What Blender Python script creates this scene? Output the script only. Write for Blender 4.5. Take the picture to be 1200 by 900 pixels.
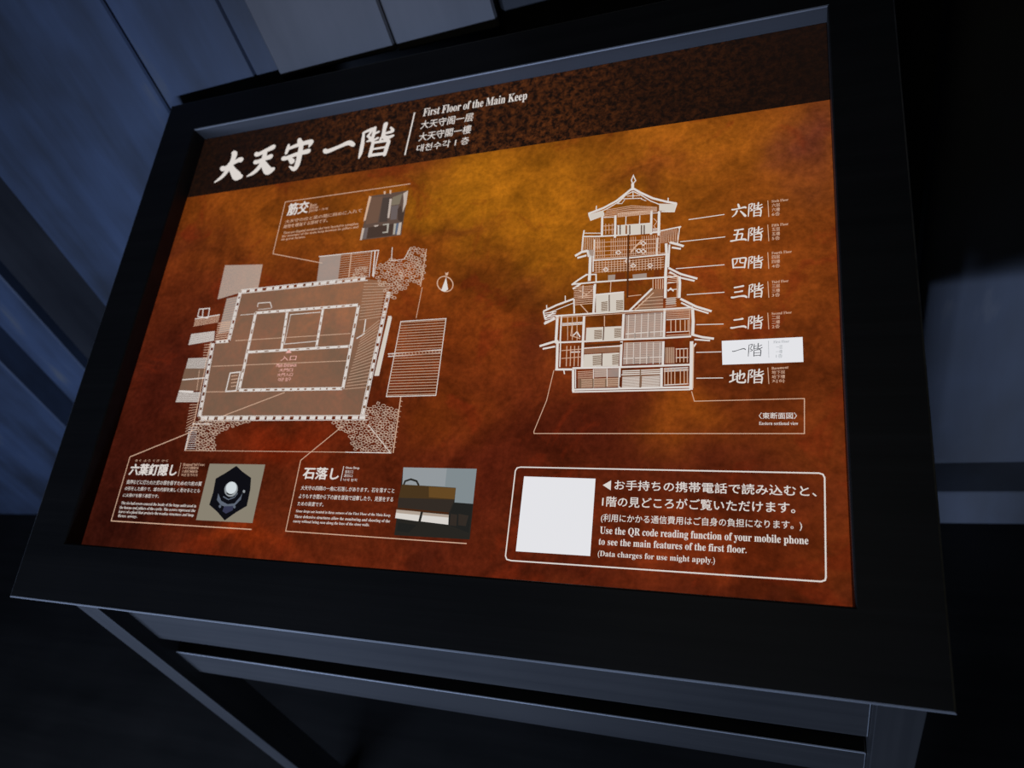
import bpy, bmesh, math, random
from mathutils import Vector, Matrix
C = bpy.context.scene.collection
sc = bpy.context.scene
for o in list(bpy.data.objects): bpy.data.objects.remove(o)
# ------------------------------------------------------------------ camera
TILT = math.radians(24.567)          # slope of the board
Z0 = 0.87                            # height of the lower edge of the display
cam = bpy.data.cameras.new('camera'); cam_o = bpy.data.objects.new('camera', cam); C.objects.link(cam_o)
cam.sensor_width = 36.0; cam.lens = 856.13 / 1200 * 36.0; cam.clip_start = .02
cam_o.matrix_world = Matrix(((0.9297, 0.0229, 0.3677, 0.8638), (0.2463, 0.7036, -0.6666, -0.3424), (-0.2740, 0.7102, 0.6485, 1.4736), (0, 0, 0, 1)))
cam.dof.use_dof = True; cam.dof.focus_distance = 0.74; cam.dof.aperture_fstop = 5.0
sc.camera = cam_o
# ------------------------------------------------------------------ light and exposure
sc.view_settings.view_transform = 'Standard'; sc.view_settings.look = 'None'
sc.view_settings.exposure = 0.0; sc.view_settings.gamma = 1.0; sc.view_settings.use_curve_mapping = False
w = bpy.data.worlds.new('world'); sc.world = w; w.use_nodes = True
w.node_tree.nodes['Background'].inputs[0].default_value = (.35, .5, .9, 1); w.node_tree.nodes['Background'].inputs[1].default_value = .02
def area(name, loc, rot, sx, sy, power, col):
    l = bpy.data.lights.new(name, 'AREA'); l.shape = 'RECTANGLE'; l.size = sx; l.size_y = sy; l.energy = power; l.color = col
    o = bpy.data.objects.new(name, l); C.objects.link(o); o.location = loc; o.rotation_euler = rot; return o
# daylight through the low slit window behind the visitor
area('window_daylight', (-.30, -1.42, .41), (math.radians(92), 0, 0), 1.3, .10, 46.0, (.46, .61, 1.0))
area('added_fill_light', (.6, -.5, 2.55), (0, 0, 0), .5, .5, .75, (1.0, .92, .60))  # unseen fill light, added to lift the dark upward faces

# ------------------------------------------------------------------ helpers
def lin(c): return tuple((x/255/12.92 if x/255 <= .04045 else ((x/255+.055)/1.055)**2.4) for x in c) + (1,)
def link(name, me, mat, parent=None, loc=None, rot=None):
    o = bpy.data.objects.new(name, me); C.objects.link(o)
    for m in (mat if isinstance(mat, (list, tuple)) else [mat]): me.materials.append(m)
    if parent: o.parent = parent
    if loc: o.location = loc
    if rot: o.rotation_euler = rot
    return o
def struct(o): o['kind'] = 'structure'; return o
def box(bm, x0, x1, y0, y1, z0, z1):
    vs = [bm.verts.new((x, y, z)) for z in (z0, z1) for x, y in ((x0, y0), (x1, y0), (x1, y1), (x0, y1))]
    for f in ((3, 2, 1, 0), (4, 5, 6, 7), (0, 1, 5, 4), (1, 2, 6, 5), (2, 3, 7, 6), (3, 0, 4, 7)): bm.faces.new([vs[i] for i in f])
def prism(bm, pts, z0, z1):
    a = [bm.verts.new((x, y, z0)) for x, y in pts]; b = [bm.verts.new((x, y, z1)) for x, y in pts]; n = len(pts)
    bm.faces.new(a[::-1]); bm.faces.new(b)
    for i in range(n): bm.faces.new((a[i], a[(i+1) % n], b[(i+1) % n], b[i]))
def bevel(bm, w=.0012, seg=2, edge_mat=0):
    bmesh.ops.recalc_face_normals(bm, faces=bm.faces)
    bmesh.ops.bevel(bm, geom=bm.edges[:], offset=w, segments=seg, profile=.5, affect='EDGES', material=edge_mat)
def done(bm, name):
    me = bpy.data.meshes.new(name); bmesh.ops.recalc_face_normals(bm, faces=bm.faces); bm.to_mesh(me); bm.free(); return me
def nodes(name):
    m = bpy.data.materials.new(name); m.use_nodes = True; nt = m.node_tree
    return m, nt, nt.nodes['Principled BSDF']
def wood(name, dark, light, rough=.5, spec=.4, scale=1.0, axis=2, streak=30, bump=.12, blue=None):
    """procedural timber: long grain along one axis, blotches, faint bump"""
    m, nt, bs = nodes(name); N = nt.nodes; Lk = nt.links
    tc = N.new('ShaderNodeTexCoord'); mp = N.new('ShaderNodeMapping')
    s = [streak*scale]*3; s[axis] = 1.3*scale; mp.inputs['Scale'].default_value = s
    Lk.new(tc.outputs['Object'], mp.inputs['Vector'])
    n1 = N.new('ShaderNodeTexNoise'); n1.inputs['Scale'].default_value = 1.0; n1.inputs['Detail'].default_value = 6; n1.inputs['Roughness'].default_value = .6
    Lk.new(mp.outputs[0], n1.inputs['Vector'])
    n2 = N.new('ShaderNodeTexNoise'); n2.inputs['Scale'].default_value = 4*scale; n2.inputs['Detail'].default_value = 3
    Lk.new(tc.outputs['Object'], n2.inputs['Vector'])
    mx = N.new('ShaderNodeMix'); mx.data_type = 'FLOAT'; mx.inputs[0].default_value = .45
    Lk.new(n1.outputs['Fac'], mx.inputs[2]); Lk.new(n2.outputs['Fac'], mx.inputs[3])
    cr = N.new('ShaderNodeValToRGB'); cr.color_ramp.elements[0].position = .36; cr.color_ramp.elements[1].position = .66
    cr.color_ramp.elements[0].color = tuple(dark) + (1,); cr.color_ramp.elements[1].color = tuple(light) + (1,)
    if blue: e = cr.color_ramp.elements.new(.60); e.color = tuple(blue) + (1,)
    Lk.new(mx.outputs[0], cr.inputs[0]); Lk.new(cr.outputs[0], bs.inputs['Base Color'])
    bs.inputs['Roughness'].default_value = rough; bs.inputs['Specular IOR Level'].default_value = spec
    bp = N.new('ShaderNodeBump'); bp.inputs['Strength'].default_value = bump; bp.inputs['Distance'].default_value = .002
    Lk.new(n1.outputs['Fac'], bp.inputs['Height']); Lk.new(bp.outputs[0], bs.inputs['Normal'])
    return m
M_frame = wood('black_stained_timber', (.017, .0165, .0155), (.032, .030, .027), .5, .25, axis=0, streak=60, bump=.05)
M_leg = wood('black_stained_leg_timber', (.017, .0165, .0155), (.032, .030, .027), .5, .25, axis=2, streak=60, bump=.05)
M_edge_light = wood('painted_edge_highlight', (.08, .08, .08), (.30, .30, .29), .4, .4, axis=0, streak=25, bump=.05)  # pale bevel colour that paints in the highlights along timber edges
M_lip_lit = wood('lit_inner_edge', (.05, .05, .05), (.075, .075, .075), .5, .3, axis=0, streak=40, bump=.03)  # light falling on the upper rail's lip, put into its colour
M_board = wood('weathered_wall_board', (.018, .019, .021), (.095, .095, .092), .5, .3, axis=2, streak=9, bump=.3, blue=(.045, .062, .098))
M_board2 = wood('smooth_wall_board', (.075, .070, .066), (.125, .118, .11), .55, .3, axis=2, streak=8, bump=.1)
M_dark = wood('dark_wall_board', (.006, .006, .007), (.020, .020, .021), .7, .12, axis=2, streak=7, bump=.15)  # darker tone for a single upright board
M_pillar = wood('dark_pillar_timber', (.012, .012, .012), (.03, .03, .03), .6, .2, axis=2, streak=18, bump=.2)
M_recess = wood('alcove_timber', (.11, .108, .104), (.23, .225, .22), .6, .3, axis=2, streak=8, bump=.15, blue=(.145, .155, .175))
M_floor = wood('dark_floor_boards', (.008, .0075, .006), (.020, .018, .015), .6, .2, axis=0, streak=20, bump=.1)
M_shell = wood('dark_castle_timber', (.03, .03, .03), (.06, .058, .055), .7, .2, axis=2, streak=10)

# ------------------------------------------------------------------ the room
YA = lambda x: .663 + .0433*x        # front plane of the timber wall
ROT = math.atan(.0433)
def wall_local(name, bm, mat):       # wall pieces are modelled in a frame whose x runs along the wall
    return struct(link(name, done(bm, name), mat, None, (0, .663, 0), (0, 0, ROT)))
bm = bmesh.new(); box(bm, -3.2, 3.2, -1.6, 1.4, -.06, 0); struct(link('floor', done(bm, 'floor'), M_floor))
bm = bmesh.new(); box(bm, -3.2, 3.2, -1.6, 1.4, 2.6, 2.7); struct(link('ceiling', done(bm, 'ceiling'), M_shell))
bm = bmesh.new(); box(bm, -3.3, -3.2, -1.6, 1.4, 0, 2.6); struct(link('wall_left', done(bm, 'wall_left'), M_shell))
bm = bmesh.new(); box(bm, 3.2, 3.3, -1.6, 1.4, 0, 2.6); struct(link('wall_right', done(bm, 'wall_right'), M_shell))
bm = bmesh.new()                     # wall behind the visitor, with a low slit window
box(bm, -3.2, -.97, -1.6, -1.46, 0, 2.6); box(bm, .37, 3.2, -1.6, -1.46, 0, 2.6); box(bm, -.97, .37, -1.6, -1.46, .56, 2.6); box(bm, -.97, .37, -1.6, -1.46, 0, .33)
struct(link('wall_back', done(bm, 'wall_back'), M_shell))
bm = bmesh.new()
box(bm, -1.0, .40, -1.46, -1.44, .56, .60); box(bm, -1.0, .40, -1.46, -1.44, .29, .33); box(bm, -1.0, -.97, -1.46, -1.44, .33, .56); box(bm, .37, .40, -1.46, -1.44, .33, .56)
struct(link('window_1', done(bm, 'window_1'), M_shell))

# timber wall in view: upright boards of slightly different depth
bm = bmesh.new()
def board(x0, x1, d, z0=0.0, z1=2.6, y1=.10, bv=.003):
    b = bmesh.new(); box(b, x0, x1, -d, y1, z0, z1); bevel(b, bv, 1); me = bpy.data.meshes.new('t'); b.to_mesh(me); b.free(); bm.from_mesh(me); bpy.data.meshes.remove(me)
for x0, x1, d in ((-3.1, -2.5, 0), (-2.497, -1.9, .004), (-1.897, -1.46, .0), (-1.457, -1.031, .004), (-.905, -.77, .012), (-.5685, -.2635, .002), (-.263, -.0938, .0235), (-.0935, .09, .0195)): board(x0, x1, d)
board(.0905, .137, .0195, 1.168, 2.6, .13)
wall_local('wall_front', bm, M_board)
bm = bmesh.new(); board(-1.031, -.905, -.075, y1=.12); wall_local('wall_groove', bm, M_pillar)
bm = bmesh.new(); board(-.769, -.570, -.012); wall_local('wall_dark_board', bm, M_dark)
bm = bmesh.new(); board(.138, .3365, .030, 1.180, 2.6, .13); board(.3385, .494, .030, 1.178, 2.6, .13); wall_local('wall_upper', bm, M_board2)
bm = bmesh.new(); board(-.25, .496, -.13, 0, 2.6, .2); wall_local('wall_alcove', bm, M_pillar)
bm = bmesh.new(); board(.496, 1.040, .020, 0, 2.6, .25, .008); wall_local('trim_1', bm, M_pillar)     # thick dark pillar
bm = bmesh.new(); board(1.040, 1.30, -.078, .10, 2.6, .2); board(1.302, 1.62, -.080, .10, 2.6, .2); board(1.622, 2.1, -.078, .10, 2.6, .2); board(2.102, 3.1, -.08, .10, 2.6, .2)
wall_local('wall_recess', bm, M_recess)
bm = bmesh.new(); board(1.040, 3.1, .0, 0, .108, .079, .003); wall_local('trim_2', bm, M_recess)      # raised sill

# ------------------------------------------------------------------ printed artwork of the sign
PRINT = {
 'title_lettering': [
  ('B',[(541,5712,82),(595,5692,85),(724,5763,74),(833,5813,84),(879,5805,91)],0),
  ('B',[(684,5969,82),(715,5925,103),(708,5816,92),(678,5696,88),(601,5557,74),(475,5465,25)],0),
  ('B',[(667,5764,71),(773,5631,109),(887,5514,149),(960,5491,90)],0),
  ('B',[(1141,5871,76),(1187,5855,76),(1311,5900,76),(1436,5942,96)],0),
  ('B',[(1164,5723,72),(1209,5715,76),(1319,5750,72),(1435,5772,95)],0),
  ('B',[(1309,5876,76),(1314,5734,89),(1266,5603,82),(1186,5525,68),(1087,5482,24)],0),
  ('B',[(1284,5739,69),(1372,5619,112),(1464,5518,138),(1544,5532,77)],0),
  ('B',[(1893,5995,67),(1935,5917,100)],0),
  ('B',[(1721,5929,44),(1721,5847,67),(1715,5786,50)],0),
  ('B',[(1726,5860,51),(1881,5898,70),(2055,5920,80),(2124,5905,86),(2107,5830,26)],0),
  ('B',[(1684,5703,77),(1736,5695,74),(1906,5735,70),(2112,5757,89)],0),
  ('B',[(1957,5888,77),(1970,5740,89),(1974,5563,92),(1940,5476,75),(1841,5533,26)],0),
  ('B',[(1803,5679,60),(1868,5615,93)],0),
  ('B',[(2407,5719,71),(2460,5694,74),(2649,5744,64),(2795,5782,79),(2882,5732,66)],0),
  ('B',[(3018,5892,41),(3034,5709,62),(3036,5561,59),(3026,5484,22)],0),
  ('B',[(3005,5910,35),(3053,5929,47),(3146,5956,57)],0),
  ('B',[(3146,5956,47),(3125,5889,41),(3094,5842,38)],0),
  ('B',[(3098,5845,34),(3159,5777,53),(3102,5750,25)],0),
  ('B',[(3188,5967,53),(3186,5830,56),(3182,5742,37)],0),
  ('B',[(3190,5861,41),(3264,5887,37)],0),
  ('B',[(3178,5743,37),(3271,5779,40)],0),
  ('B',[(3354,5999,75),(3350,5887,59),(3359,5792,65),(3430,5757,67),(3514,5776,40)],0),
  ('B',[(3450,5923,31),(3491,5858,55),(3385,5840,37)],0),
  ('B',[(3324,5775,40),(3318,5714,37)],0),
  ('B',[(3207,5728,46),(3204,5610,59),(3197,5493,52)],0),
  ('B',[(3206,5710,43),(3337,5709,43),(3453,5701,55),(3449,5598,64),(3438,5474,57)],0),
  ('B',[(3210,5601,34),(3431,5601,33)],0),
  ('B',[(3201,5501,52),(3434,5494,48)],0),
 ],
 'translated_title': [
  ('L',[(3791,6113),(3765,5411)],2.07,0),
  ('T', 'First Floor of the Main Keep', (3932, 6020), (5445, 5976), (3932, 6152), 0.003, 1, 0),
  ('T', '大天守阁一层', (3930, 5803), (4712, 5789), (3937, 5941), 0.009, 0, 0),
  ('T', '大天守閣一樓', (3936, 5603), (4708, 5599), (3943, 5739), 0.009, 0, 0),
  ('T', '대천수각 1 층', (3934, 5430), (4702, 5431), (3937, 5547), 0.009, 0, 0),
 ],
 'brace_caption': [
  ('T', '筋交', (2011, 4682), (2355, 4694), (2004, 4879), 0.0375, 0, 0),
  ('T', 'Braces', (2391, 4779), (2489, 4784), (2387, 4828), 0.0, 1, 1),
  ('T', '斜撑', (2401, 4736), (2529, 4736), (2400, 4775), 0.0, 0, 1),
  ('T', '斜撐 / 가새', (2405, 4690), (2691, 4698), (2403, 4729), 0.0, 0, 1),
  ('L',[(2395,4675),(2382,4842)],0.82,1),
  ('L',[(3935,4930),(1927,4920),(1939,4083),(2808,3854)],1.07,1),
  ('T', '大天守の柱と梁の間に斜めに入れて', (2016, 4554), (3256, 4608), (2015, 4612), 0.0075, 0, 1),
  ('T', '建物を補強する部材です。', (2008, 4475), (2737, 4504), (2006, 4536), 0.0075, 0, 1),
  ('T', 'These are diagonal members that were inserted to strengthen', (2032, 4384), (3247, 4398), (2029, 4421), 0.0, 1, 1),
  ('T', 'the structure of the main keep between its pillars and', (2023, 4333), (3257, 4350), (2022, 4367), 0.0, 1, 1),
  ('T', 'its great beams.', (2022, 4283), (2428, 4284), (2020, 4318), 0.0, 1, 1),
 ],
 'nail_cover_caption': [
  ('T', '六葉釘隠し', (472, 942), (1271, 955), (460, 1091), 0.045, 0, 0),
  ('T', 'ろく よう くぎ かく', (509, 1120), (1081, 1130), (504, 1152), 0.0, 0, 1),
  ('T', 'Hexagonal Nail Covers', (1348, 1083), (1695, 1087), (1344, 1114), 0.0, 1, 1),
  ('T', '六叶钉帽装饰', (1350, 1034), (1614, 1038), (1344, 1072), 0.0, 0, 1),
  ('T', '六葉釘帽裝飾', (1358, 990), (1615, 994), (1352, 1026), 0.0, 0, 1),
  ('T', '육엽 못가리개', (1359, 946), (1622, 951), (1354, 979), 0.0, 0, 1),
  ('L',[(1317,945),(1308,1117)],0.71,1),
  ('L',[(1269,1501),(402,1182),(404,338),(2649,342)],1.2,1),
  ('T', '長押などに打たれた釘の頭を隠すための六枚の葉', (474, 821), (1728, 839), (467, 877), 0.0075, 0, 0),
  ('T', 'の形をした飾りで、城の内部を美しく見せるととも', (477, 738), (1729, 753), (472, 789), 0.0075, 0, 0),
  ('T', 'に火除けを願う意匠です。', (480, 653), (1092, 661), (477, 700), 0.0075, 0, 0),
  ('T', 'The six-leaf covers conceal the heads of the large nails used in', (488, 558), (1734, 571), (483, 593), 0.0, 1, 0),
  ('T', 'the beams and pillars of the castle. The covers represent the', (481, 500), (1739, 517), (476, 535), 0.0, 1, 0),
  ('T', 'leaves of a plant that protects the wooden structures and keep', (488, 446), (1730, 462), (483, 480), 0.0, 1, 0),
  ('T', 'fires away.', (494, 393), (829, 399), (488, 426), 0.0, 1, 0),
 ],
 'stone_drop_caption': [
  ('T', '石落し', (3212, 960), (3703, 958), (3208, 1098), 0.045, 0, 0),
  ('T', 'Stone Drop', (3777, 1091), (3960, 1090), (3776, 1118), 0.0, 1, 0),
  ('T', '落石口', (3777, 1039), (3886, 1039), (3775, 1074), 0.0, 0, 0),
  ('T', '落石口', (3775, 994), (3889, 994), (3772, 1028), 0.0, 0, 0),
  ('T', '낙석 장치', (3775, 945), (3957, 945), (3772, 978), 0.0, 0, 0),
  ('L',[(3745,949),(3747,1121)],0.82,0),
  ('L',[(3628,1605),(3133,1179),(3135,347),(5413,336)],1.02,1),
  ('T', '大天守の四隅の一角に石落しがあります。石を落すこと', (3221, 827), (4464, 835), (3219, 879), 0.009, 0, 0),
  ('T', 'よりもすき間から下の敵を鉄砲で迎撃したり、見張をする', (3216, 729), (4466, 737), (3214, 783), 0.009, 0, 0),
  ('T', 'ための装置です。', (3220, 644), (3578, 646), (3216, 693), 0.009, 0, 0),
  ('T', 'Stone drops are located in three corners of the First Floor of the Main Keep.', (3221, 569), (4470, 576), (3218, 598), 0.0, 1, 0),
  ('T', 'These defensive structures allow the monitoring and shooting of the', (3213, 505), (4472, 511), (3211, 537), 0.0, 1, 0),
  ('T', 'enemy without being seen along the base of the stone walls.', (3209, 452), (4224, 460), (3207, 482), 0.0, 1, 0),
 ],
 'phone_notice': [
  ('T', 'お手持ちの携帯電話で読み込むと、', (6918, 943), (8744, 930), (6916, 1041), 0.0165, 0, 0),
  ('F',[(6799,986),(6880,1036),(6882,937)],0),
  ('T', '1階の見どころがご覧いただけます。', (6805, 775), (8565, 786), (6805, 876), 0.0165, 0, 0),
  ('T', '(利用にかかる通信費用はご自身の負担になります。)', (6804, 616), (8618, 641), (6803, 703), 0.009, 0, 0),
  ('T', 'Use the QR code reading function of your mobile phone', (6803, 511), (8667, 518), (6802, 580), 0.0045, 1, 0),
  ('T', 'to see the main features of the first floor.', (6798, 405), (8153, 409), (6797, 470), 0.0045, 1, 0),
  ('T', '(Data charges for use might apply.)', (6797, 298), (7882, 304), (6797, 350), 0.0, 1, 0),
  ('L',[(5911,1151),(8771,1151),(8802,1140),(8815,1110),(8798,248),(8791,219),(8757,206),(5919,197),(5872,206),(5855,239),(5859,1109),(5874,1141),(5911,1151)],1.31,0),
 ],
 'blank_code_plate': [
  ('F',[(5962,1054),(6721,1049),(6724,292),(5959,291)],2),
 ],
 'storey_labels': [
  ('G','六',(7994,3915),(8146,3896),(7995,4077),0,1.0),
  ('G','階',(8153,3899),(8309,3886),(8152,4073),0,1.0),
  ('L',[(7546,3939),(7921,3958)],1.01,0),
  ('L',[(8359,4073),(8367,3871)],0.71,1),
  ('T', 'Sixth Floor', (8396, 4042), (8561, 4043), (8397, 4073), 0.0, 1, 1),
  ('T', '六层', (8398, 3985), (8477, 3980), (8399, 4029), 0.0075, 0, 1),
  ('T', '六樓', (8398, 3931), (8476, 3926), (8398, 3975), 0.0075, 0, 1),
  ('T', '6층', (8397, 3877), (8476, 3872), (8398, 3921), 0.0075, 0, 1),
  ('G','五',(7990,3617),(8145,3600),(7993,3775),0,1.0),
  ('G','階',(8152,3603),(8312,3596),(8151,3773),0,1.0),
  ('L',[(7464,3672),(7933,3681)],0.99,0),
  ('L',[(8356,3779),(8365,3582)],0.69,1),
  ('T', 'Fifth Floor', (8394, 3749), (8556, 3752), (8394, 3780), 0.0, 1, 1),
  ('T', '五层', (8396, 3694), (8473, 3690), (8396, 3737), 0.0075, 0, 1),
  ('T', '五樓', (8395, 3641), (8473, 3637), (8396, 3684), 0.0075, 0, 1),
  ('T', '5층', (8395, 3589), (8472, 3585), (8395, 3631), 0.0075, 0, 1),
  ('G','四',(7997,3291),(8148,3277),(7999,3430),0,1.0),
  ('G','階',(8154,3280),(8310,3273),(8154,3431),0,1.0),
  ('L',[(7429,3347),(7928,3348)],0.97,0),
  ('L',[(8354,3452),(8362,3260)],0.68,1),
  ('T', 'Fourth Floor', (8391, 3423), (8583, 3425), (8391, 3453), 0.0, 1, 1),
  ('T', '四层', (8393, 3369), (8469, 3367), (8393, 3411), 0.0075, 0, 1),
  ('T', '四樓', (8392, 3318), (8469, 3316), (8393, 3360), 0.0075, 0, 1),
  ('T', '4층', (8392, 3267), (8468, 3265), (8392, 3308), 0.0075, 0, 1),
  ('G','三',(8001,2951),(8151,2940),(8002,3106),0,1.0),
  ('G','階',(8158,2944),(8312,2944),(8157,3109),0,1.0),
  ('L',[(7554,3028),(7932,3028)],0.95,0),
  ('L',[(8352,3118),(8360,2933)],0.66,1),
  ('T', 'Third Floor', (8388, 3091), (8546, 3099), (8388, 3120), 0.0, 1, 1),
  ('T', '三层', (8390, 3039), (8465, 3038), (8390, 3079), 0.0075, 0, 1),
  ('T', '三樓', (8389, 2989), (8464, 2988), (8390, 3029), 0.0075, 0, 1),
  ('T', '3층', (8389, 2940), (8464, 2939), (8389, 2980), 0.0075, 0, 1),
  ('G','二',(7998,2604),(8146,2596),(8000,2743),0,1.0),
  ('G','階',(8153,2599),(8306,2598),(8153,2749),0,1.0),
  ('L',[(7659,2678),(7928,2670)],0.93,0),
  ('L',[(8349,2767),(8357,2588)],0.65,1),
  ('T', 'Second Floor', (8385, 2742), (8571, 2750), (8385, 2770), 0.0, 1, 1),
  ('T', '二层', (8386, 2691), (8461, 2691), (8387, 2730), 0.0075, 0, 1),
  ('T', '二樓', (8386, 2643), (8460, 2643), (8386, 2682), 0.0075, 0, 1),
  ('T', '2층', (8386, 2595), (8459, 2596), (8386, 2634), 0.0075, 0, 1),
  ('G','地',(7992,2028),(8146,2024),(7998,2166),0,1.0),
  ('G','階',(8152,2027),(8311,2022),(8152,2176),0,1.0),
  ('L',[(7673,2092),(7931,2088)],0.89,0),
  ('L',[(8345,2184),(8353,2014)],0.62,1),
  ('T', 'Basement', (8379, 2160), (8531, 2175), (8380, 2187), 0.0, 1, 1),
  ('T', '地下层', (8381, 2113), (8499, 2114), (8382, 2150), 0.0075, 0, 1),
  ('T', '地下樓', (8381, 2067), (8499, 2068), (8381, 2104), 0.0075, 0, 1),
  ('T', '지하', (8380, 2022), (8498, 2023), (8381, 2058), 0.0075, 0, 1),
  ('T', '〈東断面図〉', (8262, 1664), (8596, 1660), (8263, 1727), 0.0112, 0, 0),
  ('T', 'Eastern sectional view', (8262, 1605), (8606, 1601), (8262, 1637), 0.0, 1, 0),
 ],
 'highlight_plate': [
  ('F',[(7912,2485),(8663,2490),(8665,2230),(7922,2227)],2),
 ],
 'highlight_lettering': [
  ('G','一',(8013,2313),(8142,2318),(8016,2435),3,0.55),
  ('G','階',(8155,2302),(8300,2303),(8154,2444),3,0.62),
  ('L',[(8353,2464),(8355,2284)],0.4,4),
  ('T', 'First Floor', (8399, 2434), (8543, 2440), (8399, 2461), 0.0, 1, 4),
  ('T', '一层', (8422, 2372), (8480, 2373), (8422, 2411), 0.0, 0, 4),
  ('T', '一樓', (8421, 2325), (8479, 2326), (8422, 2364), 0.0, 0, 4),
  ('T', '1층', (8421, 2279), (8479, 2280), (8421, 2318), 0.0, 0, 4),
  ('L',[(7666,2369),(7911,2365)],0.91,0),
 ],
 'floor_plan_tint': [
  ('F',[(1560,3515),(3552,3555),(3852,3494),(3849,3256),(3908,1720),(1388,1702),(1346,2775),(1589,2788)],5),
  ('F',[(1135,3979),(1807,3929),(1835,3572),(1166,3440)],6),
  ('F',[(1331,3441),(1531,3465),(1543,2940),(1346,2913)],6),
  ('F',[(2743,3957),(3078,3955),(3118,3543),(2787,3545)],6),
  ('F',[(868,2932),(1274,2955),(1306,2808),(871,2765)],6),
  ('F',[(938,2567),(1280,2566),(1288,2406),(943,2418)],6),
  ('F',[(928,2418),(1288,2406),(1303,2092),(933,2099)],5),
  ('F',[(934,2075),(1324,2073),(1327,1931),(930,1937)],6),
 ],
 'floor_plan_drawing': [
  ('H',[(1135,3979),(1807,3929),(1835,3572),(1166,3440)],22,0.49,1),
  ('H',[(1331,3441),(1531,3465),(1543,2940),(1346,2913)],14,0.47,1),
  ('L',[(1545,3557),(3556,3587)],1.07,0),
  ('L',[(1568,3500),(3572,3534)],1.07,0),
  ('L',[(1563,3529),(1646,3530)],3.9,0),
  ('L',[(1701,3531),(1786,3532)],3.87,0),
  ('L',[(1826,3533),(1916,3534)],3.84,0),
  ('L',[(1980,3535),(2080,3537)],3.8,0),
  ('L',[(2107,3537),(2191,3539)],3.78,0),
  ('L',[(2231,3539),(2315,3541)],3.75,0),
  ('L',[(2349,3541),(2429,3542)],3.73,0),
  ('L',[(2478,3543),(2577,3545)],3.7,0),
  ('L',[(2619,3545),(2714,3547)],3.67,0),
  ('L',[(2743,3547),(2822,3549)],3.65,0),
  ('L',[(2854,3549),(2943,3551)],3.62,0),
  ('L',[(2987,3551),(3080,3553)],3.59,0),
  ('L',[(3111,3553),(3185,3554)],3.57,0),
  ('L',[(3225,3555),(3312,3556)],3.55,0),
  ('L',[(3341,3557),(3416,3558)],3.52,0),
  ('L',[(3458,3559),(3531,3560)],3.5,0),
  ('L',[(1405,1738),(3941,1731)],0.94,0),
  ('L',[(1425,1678),(3952,1676)],0.94,0),
  ('L',[(1441,1708),(1549,1708)],4.41,0),
  ('L',[(1570,1708),(1661,1708)],4.38,0),
  ('L',[(1718,1707),(1815,1707)],4.34,0),
  ('L',[(1853,1707),(1957,1707)],4.3,0),
  ('L',[(1978,1707),(2070,1707)],4.27,0),
  ('L',[(2114,1707),(2205,1707)],4.24,0),
  ('L',[(2235,1707),(2322,1706)],4.21,0),
  ('L',[(2383,1706),(2462,1706)],4.17,0),
  ('L',[(2492,1706),(2586,1706)],4.14,0),
  ('L',[(2627,1706),(2716,1706)],4.11,0),
  ('L',[(2758,1706),(2842,1705)],4.08,0),
  ('L',[(2897,1705),(2976,1705)],4.04,0),
  ('L',[(3007,1705),(3085,1705)],4.02,0),
  ('L',[(3135,1705),(3215,1705)],3.98,0),
  ('L',[(3250,1705),(3340,1705)],3.95,0),
  ('L',[(3369,1705),(3454,1704)],3.92,0),
  ('L',[(3502,1704),(3576,1704)],3.89,0),
  ('L',[(3601,1704),(3676,1704)],3.87,0),
  ('L',[(3734,1704),(3818,1704)],3.83,0),
  ('L',[(3837,1704),(3914,1704)],3.81,0),
  ('L',[(1568,3510),(1586,2796)],1.15,0),
  ('L',[(1522,3523),(1540,2807)],1.16,0),
  ('L',[(1545,3513),(1547,3450)],2.79,0),
  ('L',[(1547,3424),(1549,3357)],2.77,0),
  ('L',[(1550,3318),(1552,3247)],2.76,0),
  ('L',[(1552,3231),(1554,3160)],2.74,0),
  ('L',[(1554,3154),(1556,3096)],2.73,0),
  ('L',[(1557,3048),(1559,2982)],2.72,0),
  ('L',[(1559,2970),(1561,2900)],2.71,0),
  ('L',[(1561,2878),(1563,2811)],2.69,0),
  ('L',[(1566,2774),(1348,2771)],1.17,0),
  ('L',[(1554,2805),(1336,2803)],1.17,0),
  ('L',[(1556,2789),(1509,2789)],2.25,0),
  ('L',[(1481,2789),(1436,2788)],2.26,0),
  ('L',[(1409,2788),(1351,2787)],2.27,0),
  ('L',[(1329,2771),(1435,1721)],1.1,0),
  ('L',[(1273,2782),(1382,1729)],1.1,0),
  ('L',[(1302,2770),(1309,2704)],3.26,0),
  ('L',[(1312,2667),(1319,2598)],3.24,0),
  ('L',[(1325,2543),(1332,2471)],3.22,0),
  ('L',[(1335,2446),(1342,2380)],3.2,0),
  ('L',[(1347,2325),(1355,2253)],3.18,0),
  ('L',[(1357,2236),(1363,2172)],3.16,0),
  ('L',[(1367,2135),(1374,2069)],3.14,0),
  ('L',[(1379,2018),(1386,1953)],3.12,0),
  ('L',[(1388,1928),(1395,1857)],3.1,0),
  ('L',[(1399,1822),(1407,1741)],3.08,0),
  ('L',[(3942,3338),(3895,1726)],0.94,0),
  ('L',[(3892,3352),(3847,1735)],0.95,0),
  ('L',[(3917,3342),(3914,3256)],3.2,0),
  ('L',[(3913,3205),(3911,3122)],3.18,0),
  ('L',[(3909,3079),(3907,2995)],3.16,0),
  ('L',[(3907,2977),(3904,2896)],3.14,0),
  ('L',[(3903,2863),(3901,2782)],3.12,0),
  ('L',[(3900,2740),(3897,2649)],3.1,0),
  ('L',[(3896,2610),(3894,2529)],3.08,0),
  ('L',[(3893,2513),(3891,2438)],3.06,0),
  ('L',[(3890,2393),(3888,2320)],3.04,0),
  ('L',[(3887,2280),(3884,2192)],3.02,0),
  ('L',[(3884,2169),(3882,2101)],3.01,0),
  ('L',[(3880,2040),(3878,1961)],2.98,0),
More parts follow.
